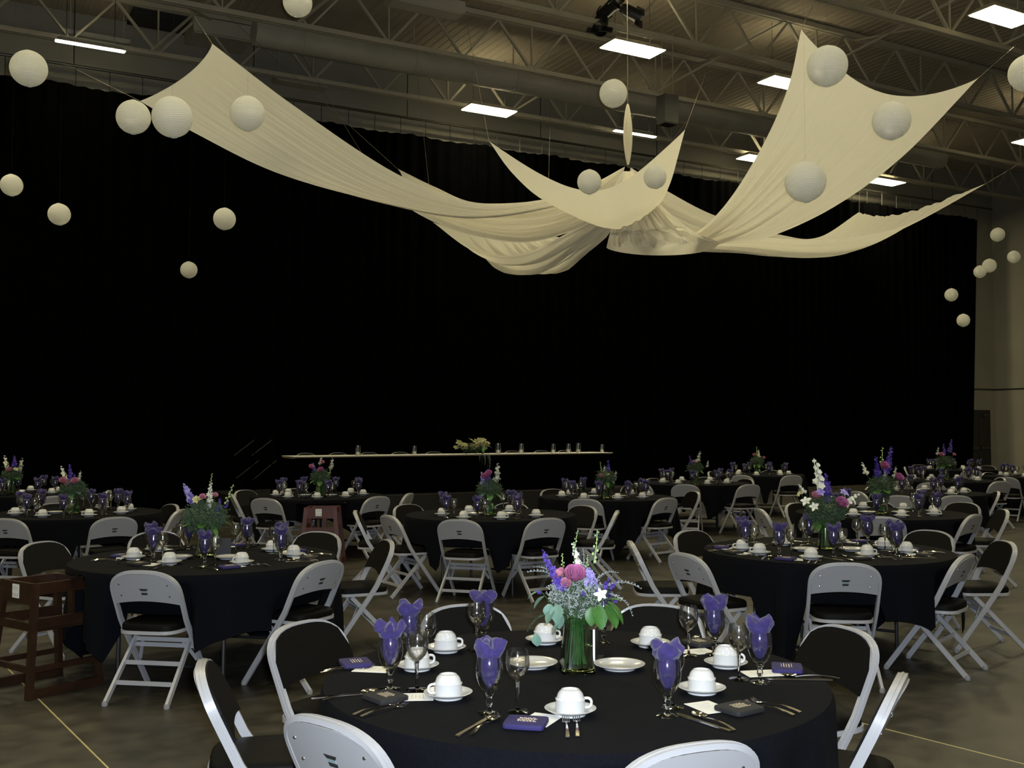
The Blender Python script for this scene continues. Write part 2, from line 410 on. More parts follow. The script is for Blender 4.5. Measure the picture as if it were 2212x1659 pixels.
def duct(v, z, rad, u0, u1, lab):
    root = ob('air_duct', None, None, UV(u0, v, z), (0, 0, ROOM)); tag(root, lab, 'duct'); root.empty_display_size = .2
    b = MB(); b.tube([LV(u0, v, z), LV(u1, v, z)], rad, 20); b.xf(Matrix.Translation(-LV(u0, v, z))); ob('duct_tube', b.mesh('duct_tube', M['duct']), root)
    u = u0 + 1
    while u < u1:
        b = MB(); b.tube([LV(u - .04, v, z), LV(u + .04, v, z)], rad + .015, 20); b.xf(Matrix.Translation(-LV(u0, v, z))); ob('duct_collar', b.mesh('duct_collar', M['duct']), root)
        b = MB(); b.bar(LV(u, v, z), LV(u, v, ZC), .02, .02); b.xf(Matrix.Translation(-LV(u0, v, z))); ob('duct_hanger', b.mesh('duct_hanger', M['duct'], 0), root)
        u += 2.4
_d = ray(548, 60); _t = 19.95 / (_d.x * ND.x + _d.y * ND.y)
duct(19.95, 9.38, .27, (_d.x * UD.x + _d.y * UD.y) * _t, U1 - 6, 'long round grey air duct running under the roof')

# hanging box lamps
def lamp_proto(L, W_):
    b = MB(); b.add([(-L / 2, -W_ / 2, 0), (L / 2, -W_ / 2, 0), (L / 2, W_ / 2, 0), (-L / 2, W_ / 2, 0)], [(3, 2, 1, 0)]); lens = b.mesh('lamp_lens', M['lamp'], 0)
    b = MB(); L2, W2 = L / 2 + .02, W_ / 2 + .02
    b.add([(-L2, -W2, .013), (L2, -W2, .013), (L2, W2, .013), (-L2, W2, .013), (-L2 + .1, -W2 + .1, .12), (L2 - .1, -W2 + .1, .12), (L2 - .1, W2 - .1, .12), (-L2 + .1, W2 - .1, .12)],
          [(3, 2, 1, 0), (4, 5, 6, 7), (0, 1, 5, 4), (1, 2, 6, 5), (2, 3, 7, 6), (3, 0, 4, 7)]); hous = b.mesh('lamp_housing', M['fixture'], 0)
    b = MB(); b.tube([(L * .35, 0, .12), (L * .35, 0, ZC - 8.904)], .006, 4); h1 = b.mesh('lamp_chain', M['wire'])
    b = MB(); b.tube([(-L * .35, 0, .12), (-L * .35, 0, ZC - 8.904)], .006, 4); h2 = b.mesh('lamp_chain', M['wire'])
    b = MB(); b.add([(-L * .36, -W_ * .12, .1215), (L * .36, -W_ * .12, .1215), (L * .36, W_ * .12, .1215), (-L * .36, W_ * .12, .1215)], [(0, 1, 2, 3)]); upl = b.mesh('added_uplight', M['deck_fill'], 0)  # unseen glowing strip added on the housing to light the deck above
    return [('added_uplight', upl), ('lamp_lens', lens), ('lamp_housing', hous), ('lamp_chain', h1), ('lamp_chain', h2)]
LP = lamp_proto(1.16, .50)
LS = lamp_proto(1.22, .12)
lamps = [(1057, 240, 'lit box lamp above the left part of the cream drape', LP), (1367, 107, 'lit box lamp below the black spotlights', LP),
         (1700, 182, 'lit box lamp half hidden by the right drape swag', LP), (2167, 38, 'lit box lamp in the top right corner', LP),
         (2236, 310, 'lit box lamp cut by the right edge', LP), (1912, 394, 'lit box lamp peeking out below the right drape swag', LP),
         (1640, 345, 'lit box lamp beside the left edge of the right swag', LP), (196, 101, 'lit narrow tube lamp at the upper left', LS),
         (1372, 290, 'lit narrow tube lamp behind the drape hub', LS)]
for px, py, lab, pr in lamps:
    p = PZ(px, py, 8.9)
    inst(pr, 'box_lamp' if pr is LP else 'tube_lamp', p, ROOM, lab, 'lamp', 'ceiling lamps')
    print('LAMP', px, py, [round(x, 2) for x in uv_of(p)])
# the same lamps go on, unseen, over the rest of the hall
for v, us in ((17.2, (-3.3, .5, 4.3)), (12.6, (-17, -10.5, -4, 2.5, 9, 15.5)), (7.0, (-10.5, -4, 2.5, 9, 15.5)), (1.4, (-10.5, -4, 2.5, 9, 15.5)), (-4.2, (-4, 2.5, 9))):  # first row added out of view to brighten the left swag
    for u in us:
        p = UV(u, v, 8.9); rel = p.z - CAMH
        if p.y > .5:
            x_ = CX + F * p.x / p.y; y_ = 928 - F * rel / p.y
            if -60 < x_ < 2270 and y_ > -40: continue
        inst(LP, 'box_lamp', p, ROOM, 'unseen lit box lamp hanging over the hall', 'lamp', 'lamps over the nearer hall')
# unlit bar over the tube lamp, duct boxes, panels
def hung_box(px, py, D, size, lab, name, cat, m, rz=ROOM, parts=True):
    p = P(px, py, D); root = ob(name, None, None, p, (0, 0, rz)); root.empty_display_size = .2; tag(root, lab, cat)
    b = MB(); b.box((0, 0, 0), size); ob('casing', b.mesh('casing', m, 0), root)
    b = MB(); b.box((0, 0, -size[2] / 2 - .01), (size[0] * .94, size[1] * .9, .02)); ob('face', b.mesh('face', m, 0), root)
    b = MB(); b.bar((size[0] * .4, 0, size[2] / 2), (size[0] * .4, 0, ZC - p.z), .015, .015); b.bar((-size[0] * .4, 0, size[2] / 2), (-size[0] * .4, 0, ZC - p.z), .015, .015)
    ob('hanger', b.mesh('hanger', M['steel'], 0), root)
hung_box(210, 79, 20.6, (1.25, .12, .07), 'unlit narrow tube lamp above the lit one at upper left', 'unlit_lamp', 'lamp', M['fixture'])
hung_box(472, 77, 21.4, (1.2, .9, .30), 'pale sheet-metal air box below the duct at upper left', 'air_box', 'air vent', M['duct'])
hung_box(350, 45, 21.2, (1.25, .9, .08), 'dark flat panel beside the pale air box', 'dark_panel', 'panel', M['dark_panel'])
hung_box(918, 8, 19.2, (1.5, .4, .22), 'pale sheet-metal box at the top edge left of the spotlights', 'air_box', 'air vent', M['duct'])
hung_box(650, 178, 22.4, (1.2, .35, .12), 'long pale sheet-metal box above the left swag', 'air_box', 'air vent', M['duct'])
hung_box(1442, 238, 22.0, (.36, .3, .6), 'dark loudspeaker box under the roof near the drape hub', 'loudspeaker', 'speaker', M['dark_panel'])
# black spotlights on the third truss
def spot(px, py, aim, lab):
    p = PZ(px, py, ZB + .32 if py < 45 else ZB - .22)
    dd = p.x * ND.x + p.y * ND.y; p = p * (TV[2] / dd); p.z = CAMH + (p.z - CAMH) ; p = P(px, py, p.y)
    root = ob('spotlight', None, None, p, aim); tag(root, lab, 'spotlight', 'black spotlights on the truss'); root.empty_display_size = .1
    b = MB(); b.lathe([(0, -.19), (.09, -.18), (.115, -.1), (.12, .12), (.15, .2), (.14, .2), (.11, .1), (0, .08)], 16); ob('can', b.mesh('can', M['black']), root)
    b = MB()
    pts = [(.16 * math.cos(t), 0, -.02 - .2 * math.sin(t)) for t in [PI * k / 10 for k in range(11)]]
    b.tube(pts, .012, 6); ob('yoke', b.mesh('yoke', M['black']), root)
    b = MB(); b.box((0, 0, -.25), (.05, .05, .08)); ob('clamp', b.mesh('clamp', M['black'], 0), root)
    b = MB(); b.box((.1, .1, .22), (.2, .02, .16), Matrix.Rotation(.5, 3, 'Z')); b.box((-.1, -.1, .22), (.2, .02, .16), Matrix.Rotation(.5, 3, 'Z')); ob('barn_door', b.mesh('barn_door', M['black'], 0), root)
spot(1312, 22, (R(60), R(20), R(40)), 'leftmost upper black spotlight on the roof truss')
spot(1360, 26, (R(110), R(-30), R(100)), 'right black spotlight on the roof truss')
spot(1300, 52, (R(150), R(30), R(20)), 'lowest black spotlight hanging under the roof truss')

# ---------------------------------------------------------------- ceiling drape
def catmull(pts, n):
    pts = [Vector(p) for p in pts]; out = []
    seg = len(pts) - 1; ext = [pts[0] * 2 - pts[1]] + pts + [pts[-1] * 2 - pts[-2]]
    for i in range(n + 1):
        t = i / n * seg; k = min(int(t), seg - 1); f = t - k
        a, b, c, d_ = ext[k], ext[k + 1], ext[k + 2], ext[k + 3]
        out.append(.5 * ((2 * b) + (c - a) * f + (2 * a - 5 * b + 4 * c - d_) * f * f + (3 * b - a - 3 * c + d_) * f ** 3))
    return out
DS = 1.2
HUB = P(1356, 358, 15.6)
drape = ob('ceiling_drape', None, None, P(1356, 225, 15.6)); drape.empty_display_size = .3
tag(drape, 'cream fabric canopy of swags fanning out from a central hub', 'drape')
O0 = P(1356, 225, 15.6)
def swag(E1, E2, sag, scoop, folds, amp, seed, flat_out=.55, sagpow=1.0, fold_end=0.0):
    NT, NS = 64, 150
    e1 = catmull([P(a, b, c * DS) for a, b, c in E1], 200); e2 = catmull([P(a, b, c * DS) for a, b, c in E2], 200)
    rg = random.Random(seed); phs = [rg.uniform(0, 6.28) for _ in range(6)]
    b = MB(); mid = lambda t: (e1[t] + e2[t]) * .5
    def pt(t, s):
        g = 4 * s * (1 - s)
        te = t * (1 - scoop * (g ** .8) * t ** 2)
        i = max(0, te * 200); k = min(int(i), 199); f = i - k
        A = e1[k].lerp(e1[k + 1], f); B = e2[k].lerp(e2[k + 1], f)
        p = A.lerp(B, s)
        tang = (mid(min(200, k + 3)) - mid(max(0, k - 3)))
        wv = (B - A); nrm = wv.cross(tang)
        if nrm.length > 1e-6: nrm.normalize()
        if nrm.z > 0: nrm = -nrm
        env = math.sin(PI * min(1, te * 1.0)) ** .8
        p = p + Vector((0, 0, -1)) * sag * env * (g ** sagpow)
        a_ = amp * min(1, te * 5 + .25) * max(fold_end, max(0, 1 - (te - flat_out) / (1 - flat_out)) ** 1.6) if te > flat_out else amp * min(1, te * 5 + .25)
        wl = min(1.0, wv.length / .8)
        q = 0
        for kf, af, pf, tf in ((1, 1.0, phs[0], .8), (1.73, .6, phs[1], -1.0), (2.6, .35, phs[2], .5)):
            w0 = math.sin(PI * folds * kf * s + pf + tf * te); q += af * (1.3 * (1 - 2 * abs(w0) ** .75))
        edge = min(1, 8 * s, 8 * (1 - s))
        return p + nrm * (a_ * wl * q * edge) - O0
    b.grid(pt, NT, NS)
    return ob('swag', b.mesh('swag', M['drape'], 0 or 75), drape)
# P1 left, towards the camera
swag([(1350, 360, 13), (1270, 402, 12.9), (1180, 430, 12.7), (1030, 438, 12.3), (860, 377, 11.7), (640, 232, 10.9), (458, 94, 10.3)],
     [(1345, 372, 13), (1270, 420, 12.8), (1180, 444, 12.5), (1000, 466, 12.0), (800, 431, 11.3), (600, 374, 10.6), (430, 292, 10.0), (302, 218, 9.6)], .10, .015, 8, .026, 11, .10)
# P2 left, away
swag([(1350, 360, 13), (1260, 410, 13.4), (1180, 432, 13.7), (1030, 438, 14.2), (940, 404, 14.8), (858, 364, 15.2)],
     [(1345, 380, 13), (1290, 470, 13.1), (1210, 508, 13.3), (1120, 524, 13.5), (1000, 503, 13.8), (905, 463, 14.2), (830, 410, 14.5)], .12, .06, 6, .055, 12, .75)
# P3 away, left of the hub
swag([(1345, 375, 13.2), (1310, 440, 13.9), (1260, 490, 14.8), (1215, 512, 15.6), (1182, 505, 16.6)],
     [(1350, 380, 13), (1310, 455, 13.05), (1226, 503, 13.2), (1150, 541, 13.5), (1081, 552, 13.9), (1010, 535, 14.4), (935, 480, 15.2)], .50, .05, 8, .058, 13, .8, .8)
# P4 away to the right
swag([(1362, 362, 13), (1400, 385, 13.3), (1447, 416, 13.7), (1548, 467, 14.3), (1690, 508, 15), (1770, 512, 15.5), (1856, 458, 16)],
     [(1360, 375, 13), (1370, 450, 12.8), (1410, 505, 12.7), (1500, 520, 12.8), (1620, 512, 13.1), (1760, 518, 13.3), (1890, 505, 13.3), (2000, 468, 13.2), (2131, 396, 12.9)], .36, .05, 7, .042, 14, .7, .8, .25)
# P5 right, towards the camera
swag([(1365, 362, 13), (1400, 440, 12.7), (1440, 495, 12.9), (1492, 508, 12.3), (1562, 448, 11.3), (1640, 328, 10.3), (1700, 195, 9.7), (1731, 62, 9.2)],
     [(1362, 372, 13), (1380, 455, 12.8), (1420, 525, 13.0), (1480, 542, 12.9), (1560, 528, 12.5), (1660, 512, 11.9), (1800, 448, 11.0), (1950, 338, 10.5), (2115, 167, 10.0)], .06, .06, 9, .05, 15, .22)
# fan of folds between the hub and the right swags
swag([(1350, 370, 12.8), (1332, 450, 12.45), (1316, 510, 12.35), (1310, 535, 12.5)],
     [(1362, 372, 12.7), (1425, 440, 12.2), (1490, 495, 11.95), (1550, 522, 12.05)], .0, -.30, 6, .045, 17, .98)
# P6 front, towards the camera
swag([(1345, 370, 12.9), (1300, 440, 12.7), (1250, 462, 12.4), (1170, 430, 11.9), (1105, 372, 11.4), (1056, 304, 11.0)],
     [(1366, 370, 12.9), (1395, 440, 12.6), (1425, 440, 12.2), (1448, 395, 11.7), (1464, 340, 11.3), (1480, 279, 10.9)], .30, .26, 2.5, .006, 16, .2)
b = MB()
prof = []
for i in range(25):
    t_ = i / 24; z = (P(1356, 356, 15.6).z - O0.z) * t_
    prof.append((.012 + .052 * math.sin(PI * min(1, t_ * 1.0)) ** .8, z))
bb = len(b.v); b.lathe(prof, 24)
for i, v_ in enumerate(b.v):
    k = i % 24; f_ = 1 + .18 * math.sin(k / 24 * 2 * PI * 6); b.v[i] = Vector((v_.x * f_, v_.y * f_, v_.z))
ob('hub_tuft', b.mesh('hub_tuft', M['drape'], 60), drape)
def rope(a, b_, r_=.006, nm='rope'):
    m = MB(); m.tube([a - O0, b_ - O0], r_, 5); ob(nm, m.mesh(nm, M['rope']), drape)
top = P(1356, 225, 15.6); rope(top, Vector((top.x, top.y, ZC)), .006)
def tie(px, py, D, qx, qy, zc=ZC):
    a = P(px, py, D * DS); d_ = ray(qx, qy); e = Vector((0, 0, CAMH)) + d_ * ((zc - CAMH) / d_.z); rope(a, e, .0028)
tie(458, 94, 10.3, 397, 0); tie(302, 218, 9.6, 100, 118); tie(858, 364, 15.2, 454, 0); tie(1731, 62, 9.2, 1756, 12)
tie(2115, 167, 10.0, 2212, 82); tie(2131, 396, 12.9, 2290, 300); tie(1480, 279, 10.9, 1535, 130); tie(1056, 304, 11.0, 1010, 60)
tie(1856, 458, 16, 1858, 300, 9.9); tie(1182, 505, 16.6, 1190, 200); tie(935, 480, 15.2, 900, 150); tie(830, 410, 14.5, 640, 100)

# ---------------------------------------------------------------- paper-style lanterns
def lantern_mesh(seed):
    rg = random.Random(seed); b = MB(); N = 26; prof = []
    for i in range(N * 2 + 1):
        a = -PI / 2 + .17 + (PI - .34) * i / (N * 2)
        rr = .5 * (1 - (.014 if i % 2 else 0)); prof.append((rr * math.cos(a), rr * math.sin(a)))
    b.lathe(prof, 28)
    for i, v_ in enumerate(b.v):
        a = math.atan2(v_.y, v_.x); f_ = 1 + .012 * math.cos(a * 4 + seed); b.v[i] = Vector((v_.x * f_, v_.y * f_, v_.z))
    b.lathe([(.085, .49), (.095, .50), (.085, .51), (.075, .50), (.085, .49)], 16)
    b.lathe([(.085, -.51), (.095, -.50), (.085, -.49), (.075, -.50), (.085, -.51)], 16)
    return b.mesh('lantern_shade', M['lantern'], 20)
lms = [lantern_mesh(s) for s in (1, 2, 3)]
seamb = MB(); seamb.grid(lambda a, s: (math.cos(-1.35 + 2.7 * a) * .506 * math.cos(s * .09), math.cos(-1.35 + 2.7 * a) * .506 * math.sin(s * .09), math.sin(-1.35 + 2.7 * a) * .506), 20, 2)
seam = seamb.mesh('seam_strip', M['lantern'], 60)
lant = [(62, 148, 78, 9.6, 'large white lantern nearest the upper left edge'), (288, 253, 73, 10.0, 'left one of two white lanterns side by side at left swag tip'),
        (372, 253, 88, 8.8, 'large white lantern overlapping the tip of the left swag'), (535, 245, 75, 9.6, 'white lantern hanging in front of the left swag'),
        (643, 5, 64, 11, 'white lantern cut by the top edge of the picture'), (485, 473, 48, 15, 'white lantern against the curtain below the left swag'),
        (128, 463, 47, 15, 'small white lantern on the far left, lower of two'), (25, 400, 47, 15, 'small white lantern at the left edge, upper of two'),
        (408, 583, 36, 19.3, 'smallest and lowest white lantern on the left'), (1325, 202, 61, 12.4, 'white lantern beside the rope above the drape hub'),
        (1273, 393, 53, 12.0, 'left white lantern in front of the centre swag'), (1415, 383, 50, 12.0, 'right white lantern in front of the centre swag'),
        (1787, 143, 88, 9.0, 'uppermost large lantern in front of the right swag'), (1926, 261, 82, 9.0, 'rightmost large lantern in front of the right swag'),
        (1740, 393, 88, 9.0, 'lowest large lantern in front of the right swag'), (2218, 158, 78, 10, 'white lantern cut by the right edge near the top'),
        (2155, 507, 30, 24, 'highest small lantern beside the right wall'), (2190, 555, 27, 24, 'small lantern nearest the right edge by the wall'),
        (2137, 574, 30, 25, 'right one of two overlapping small lanterns by the wall'), (2117, 587, 27, 24, 'left one of two overlapping small lanterns by the wall'),
        (2055, 637, 28, 24, 'small lantern against the curtain near its right end'), (2081, 692, 28, 24, 'lowest small lantern on the right')]
for i, (px, py, dpx, D, lab) in enumerate(lant):
    p = P(px, py, D); dia = dpx / F * D; rz = random.uniform(0, 6.28)
    root = inst([('shade', lms[i % 3]), ('seam_strip', seam)], 'hanging_lantern', p, rz, lab, 'lantern', 'white round lanterns', scale=(dia,) * 3)
    tl = (random.uniform(-.12, .12), random.uniform(-.12, .12), 0)
    for c_ in root.children: c_.rotation_euler = tl
    m = MB(); m.tube([(0, 0, .48), (0, 0, (ZC - p.z) / dia)], .0004 / dia, 4)
    ob('string', m.mesh('string', M['wire']), root)

# ---------------------------------------------------------------- folding chair
CH, CWH = .79, .215            # height, half width of the frame
def back_y(z):                 # depth of the back / front-leg frame at height z (chair faces +y)
    return -.04 - (z - .46) * .48 if z > .46 else -.04 + (.46 - z) * .72
def outline(n=22, hw=CWH, zlow=.0, ztop=CH, zc=.635):
    """half-frame outline in (x, z): up the side and over the rounded top"""
    pts = []
    for i in range(8): pts.append((hw - .004 * (1 - i / 8), zlow + (zc - zlow) * i / 8))
    for i in range(n + 1):
        a = PI * i / n; c, s_ = math.cos(a), math.sin(a); e = 2 / 2.7
        pts.append((hw * math.copysign(abs(c) ** e, c), zc + (ztop - zc) * abs(s_) ** e))
    for i in range(7, -1, -1): pts.append((-(hw - .004 * (1 - i / 8)), zlow + (zc - zlow) * i / 8))
    return pts
def make_chair(level):
    parts = []
    o = outline(22, CWH, .012, CH - .012)
    path = [(x, back_y(z), z) for x, z in o]
    nrm = []
    for i, (x, z) in enumerate(o):
        a, b = o[max(i - 1, 0)], o[min(i + 1, len(o) - 1)]; tx, tz = b[0] - a[0], b[1] - a[1]; nrm.append((tz, 0, -tx))
    b = MB(); b.sweep(path, nrm, .017, .034); frame = b.mesh('frame', M['chair'], 35)
    sub = []
    if level == 2:
        bb = MB()      # raised lip along the outer face of the frame
        bb.sweep([Vector(p) + Vector(n_).normalized() * .0095 for p, n_ in zip(path, nrm)], nrm, .004, .008)
        sub.append(('frame_rib', bb.mesh('frame_rib', M['chair'], 35)))
    parts.append(('frame', frame, sub))
    # back panel shell
    ip = [(x * .955, z) for x, z in outline(18, CWH, .565, CH - .02) if z > .575]
    def panel(off, thick, zl, bulge, pad=0.0, ext=.955, zt0=CH - .022):
        b = MB(); nu, nv = 12, 10
        def fn(u, v, side):
            x0 = -CWH * ext + 2 * CWH * ext * u
            xa = abs(x0) / (CWH * max(1, ext + .003) - pad); e = 2.7
            zt_ = .635 + (zt0 - pad - .635) * max(0, 1 - min(1, xa) ** e) ** (1 / e)
            zb_ = zl + .022 * (1 - (x0 / CWH) ** 2) + pad
            z = zb_ + (max(zt_, zb_ + .01) - zb_) * v
            x0 *= (1 - pad / CWH)
            g = (1 - (x0 / CWH) ** 2)
            return (x0, back_y(z) + off - bulge * g + side, z)
        k0 = len(b.v); b.grid(lambda u, v: fn(u, v, 0), nu, nv); k1 = len(b.v)
        b.grid(lambda u, v: fn(u, v, thick), nu, nv)
        m = nv + 1
        rim = [i * m for i in range(nu + 1)] + [nu * m + j for j in range(1, nv + 1)] + [i * m + nv for i in range(nu - 1, -1, -1)] + [j for j in range(nv - 1, 0, -1)]
        for a, c in zip(rim, rim[1:] + rim[:1]): b.f.append([k0 + a, k0 + c, k1 + c, k1 + a])
        return b
    bp = panel(-.016, .006, .575, .012); sub = []
    bpm = bp.mesh('back_panel', M['chair'], 50)
    if level >= 1:
        def mark(z0, z1, w0, w1, m_, nm):
            eb = MB(); y0, y1 = back_y(z0) - .0300, back_y(z1) - .0300
            eb.add([(-w0, y0, z0), (w0, y0, z0), (w1, y1, z1), (-w1, y1, z1), (-w0, y0 + .004, z0), (w0, y0 + .004, z0), (w1, y1 + .004, z1), (-w1, y1 + .004, z1)], [(0, 1, 2, 3), (4, 7, 6, 5), (0, 4, 5, 1), (1, 5, 6, 2), (2, 6, 7, 3), (3, 7, 4, 0)])
            sub.append((nm, eb.mesh(nm, m_, 0)))
        mark(.664, .676, .019, .028, M['emblem'], 'emblem'); mark(.638, .650, .018, .020, M['emblem'], 'emblem'); mark(.6515, .6625, .016, .018, M['emblem2'], 'emblem_band')
    if level == 2:
        for sx in (-1, 1):
            for z in (.63, .70):
                sb = MB(); sb.lathe([(0, 0), (.006, .001), (.005, .004), (0, .005)], 8); sb.xf(Matrix.Translation((sx * .155, back_y(z) - .021, z)) @ Matrix.Rotation(PI / 2, 4, 'X'))
                sub.append(('screw', sb.mesh('screw', M['screw'])))
    parts.append(('back_panel', bpm, sub))
    pd = panel(.014, .014, .560, .004, .0, 1.005, CH - .010); parts.append(('back_pad', pd.mesh('back_pad', M['vinyl'], 60), None, 'black vinyl back pad'))
    # seat
    def seat_outline(g):
        pts = []
        for i in range(24):
            a = 2 * PI * i / 24; c, s_ = math.cos(a), math.sin(a); e = .45
            y = .035 + (.195 + g) * math.copysign(abs(s_) ** e, s_); wx = (.188 + g) * (1 + .06 * (y / .2))
            pts.append((wx * math.copysign(abs(c) ** e, c), y))
        return pts
    b = MB(); b.slab(seat_outline(.006), .405, .425); sp = b.mesh('seat_pan', M['chair'], 50)
    b = MB()
    lv = [(.0, .425), (.0, .455), (-.008, .466), (-.03, .473), (-.10, .478)]
    b0 = len(b.v)
    for g, z in lv:
        for x, y in seat_outline(g - .002): b.v.append(Vector((x, y, z)))
    for q in range(len(lv) - 1):
        for i in range(24):
            j = (i + 1) % 24; b.f.append([b0 + q * 24 + i, b0 + q * 24 + j, b0 + (q + 1) * 24 + j, b0 + (q + 1) * 24 + i])
    b.f.append([b0 + (len(lv) - 1) * 24 + i for i in range(24)]); b.f.append([b0 + i for i in range(24)][::-1])
    parts.append(('seat_pan', sp)); parts.append(('seat_pad', b.mesh('seat_pad', M['vinyl'], 60), None, 'black vinyl seat pad'))
    # rear legs, stretchers
    def rl(z): return .13 - (.40 - z) * .95
    for sx in (-1, 1):
        b = MB(); b.bar((sx * .178, rl(.40), .40), (sx * .196, rl(.012), .012), .018, .030, (0, 1, 0)); parts.append(('leg', b.mesh('leg', M['chair'], 0)))
    zs = (.115, .215, .335) if level else (.115, .215)
    for z in zs:
        b = MB(); b.box((0, rl(z), z), (.372, .008, .026)); parts.append(('stretcher', b.mesh('stretcher', M['chair'], 0)))
    if level:
        b = MB(); b.box((0, back_y(.30), .30), (.41, .008, .026)); parts.append(('stretcher', b.mesh('stretcher', M['chair'], 0)))
        for sx in (-1, 1):
            b = MB(); b.bar((sx * .13, rl(.335), .335), (sx * .19, back_y(.20), .20), .022, .006, (0, 1, 0)); parts.append(('brace', b.mesh('brace', M['chair'], 0)))
    if level == 2:
        for sx in (-1, 1):
            for y, xx in ((rl(.012), .196), (back_y(.012), CWH)):
                b = MB(); b.lathe([(0, 0), (.017, .0), (.019, .012), (.014, .028), (0, .028)], 10, (sx * xx, y, 0)); parts.append(('foot_cap', b.mesh('foot_cap', M['rubber'])))
    return parts
CHAIR = [make_chair(0), make_chair(1), make_chair(2)]

# ---------------------------------------------------------------- round tables
TR, TZ = .875, .745
SQ = 1.24
def make_cloth(seed, rot, seats=()):
    rg = random.Random(seed); NA, NR = 144, 12; b = MB()
    c = b.v; ph = [rg.uniform(0, 6.28) for _ in range(4)]
    c.append(Vector((0, 0, TZ)))
    rows = []
    for k in range(1, 5):
        rows.append([(TR * k / 4 * math.cos(2 * PI * i / NA), TR * k / 4 * math.sin(2 * PI * i / NA), TZ) for i in range(NA)])
    for k in range(1, NR + 1):
        row = []
        for i in range(NA):
            a = 2 * PI * i / NA; q = a - rot
            ext = min(SQ / max(abs(math.cos(q)), abs(math.sin(q))), 1.62)
            hang = min(ext - TR, TZ - .04); calm = 1.0
            lim = 9.0
            for sa, hwid, dist in seats:
                dd_ = abs((a - sa + PI) % (2 * PI) - PI) * TR
                if dd_ < hwid + .10: calm = .12
                if dd_ < hwid + .03: lim = min(lim, dist)
                if dd_ < hwid + .12: hang = min(hang, .255 + max(0, dd_ - hwid) * 5)
            f = k / NR; l = hang * f
            cornerness = abs(math.sin(2 * q)) ** 3
            fold = .035 * math.sin(a * 13 + ph[0]) + .03 * math.sin(a * 7 + ph[1]) + .05 * cornerness * math.sin(a * 22 + ph[2])
            rr = TR + .010 * min(1, l / .03) + fold * calm * min(1, l / .35) + .02 * l + .02 * cornerness * f * calm
            if lim < 9: rr = min(rr, max(TR - .12, lim - .062 - .50 * l)) if l > .05 else rr
            z = TZ - max(0, l - .006 * (1 - math.exp(-l / .02)))
            row.append((rr * math.cos(a), rr * math.sin(a), z))
        rows.append(row)
    for r_ in rows: c += [Vector(p) for p in r_]
    for i in range(NA): b.f.append([0, 1 + i, 1 + (i + 1) % NA])
    for k in range(len(rows) - 1):
        for i in range(NA):
            j = (i + 1) % NA; b.f.append([1 + k * NA + i, 1 + (k + 1) * NA + i, 1 + (k + 1) * NA + j, 1 + k * NA + j])
    return b.mesh('tablecloth', M['cloth'], 60)
def make_table():
    b = MB(); b.lathe([(0, .70), (TR - .012, .70), (TR - .005, .705), (TR - .005, .735), (TR - .012, .74), (0, .74)], 72); top_ = b.mesh('tabletop', M['tabletop'])
    parts = [('tabletop', top_)]
    for sx in (-1, 1):
        for sy in (-1, 1):
            b = MB(); b.tube([(sx * .48, sy * .36, .0), (sx * .46, sy * .36, .70)], .014, 8); parts.append(('leg', b.mesh('leg', M['tleg'])))
        b = MB(); b.tube([(sx * .477, -.36, .12), (sx * .477, .36, .12)], .011, 8); parts.append(('leg_bar', b.mesh('leg_bar', M['tleg'])))
    return parts
TABLE = make_table()
CLOTHS = {}

# ---------------------------------------------------------------- tableware
b = MB(); b.lathe([(0, .004), (.042, .004), (.044, .0), (.048, .0), (.050, .006), (.066, .012), (.078, .019), (.080, .021), (.077, .022), (.062, .0155), (.048, .010), (.034, .0085), (0, .0085)], 32)
SAUCER = b.mesh('saucer', M['china'], 50)
b = MB(); b.lathe([(0, .004), (.050, .004), (.052, 0), (.058, 0), (.060, .005), (.080, .012), (.093, .018), (.094, .020), (.090, .021), (.074, .0145), (.058, .010), (0, .009)], 36)
PLATE = b.mesh('bread_plate', M['china'], 50)
# upturned cup: rim down at z=0
b = MB(); b.lathe([(.041, .0), (.0445, .0), (.046, .004), (.0455, .036), (.0468, .039), (.0425, .042), (.0385, .055), (.033, .062), (.030, .064), (.028, .067), (.0245, .067), (.023, .062), (0, .061)], 32)
CUPB = b.mesh('coffee_cup', M['china'], 45)
b = MB(); pts = [(.044, 0, .010), (.058, 0, .010), (.066, 0, .018), (.066, 0, .030), (.058, 0, .037), (.044, 0, .038)]; b.tube(catmull(pts, 14), .0045, 8); CUPH = b.mesh('handle', M['china'], 60)
CUP = (CUPB, [('handle', CUPH)])
CUPF = CUPB
# goblet with short knobbed stem
b = MB(); b.lathe([(.013, .066), (.022, .072), (.033, .088), (.0405, .110), (.0425, .128), (.041, .150), (.0375, .174), (.0368, .175), (.0402, .150), (.0417, .128), (.0397, .110), (.0322, .089), (.021, .0735), (.010, .068), (0, .067)], 28)
GOBB = b.mesh('goblet', M['glass'], 60)
b = MB(); b.lathe([(0, .0), (.034, .0), (.035, .0015), (.030, .003), (.012, .007), (.0065, .013), (.0065, .022), (.010, .028), (.0105, .036), (.0085, .042), (.0095, .046), (.0085, .050), (.013, .057), (.015, .063), (.012, .0655), (0, .0655)], 24)
GOBS = b.mesh('stem', M['stemglass'], 50)
GOB = (GOBB, [('stem', GOBS)])
b = MB(); b.lathe([(.006, .096), (.014, .101), (.028, .115), (.0365, .135), (.038, .150), (.0355, .172), (.0325, .190), (.0318, .191), (.0347, .172), (.0372, .150), (.0357, .1355), (.0273, .116), (.013, .1025), (0, .0975)], 28)
WINB = b.mesh('wine_glass', M['glass'], 60)
b = MB(); b.lathe([(0, 0), (.035, 0), (.036, .0015), (.028, .003), (.008, .006), (.0045, .012), (.0042, .05), (.0055, .085), (.008, .0945), (.005, .0955), (0, .0955)], 24)
WINS = b.mesh('stem', M['stemglass'], 50)
WIN = (WINB, [('stem', WINS)])
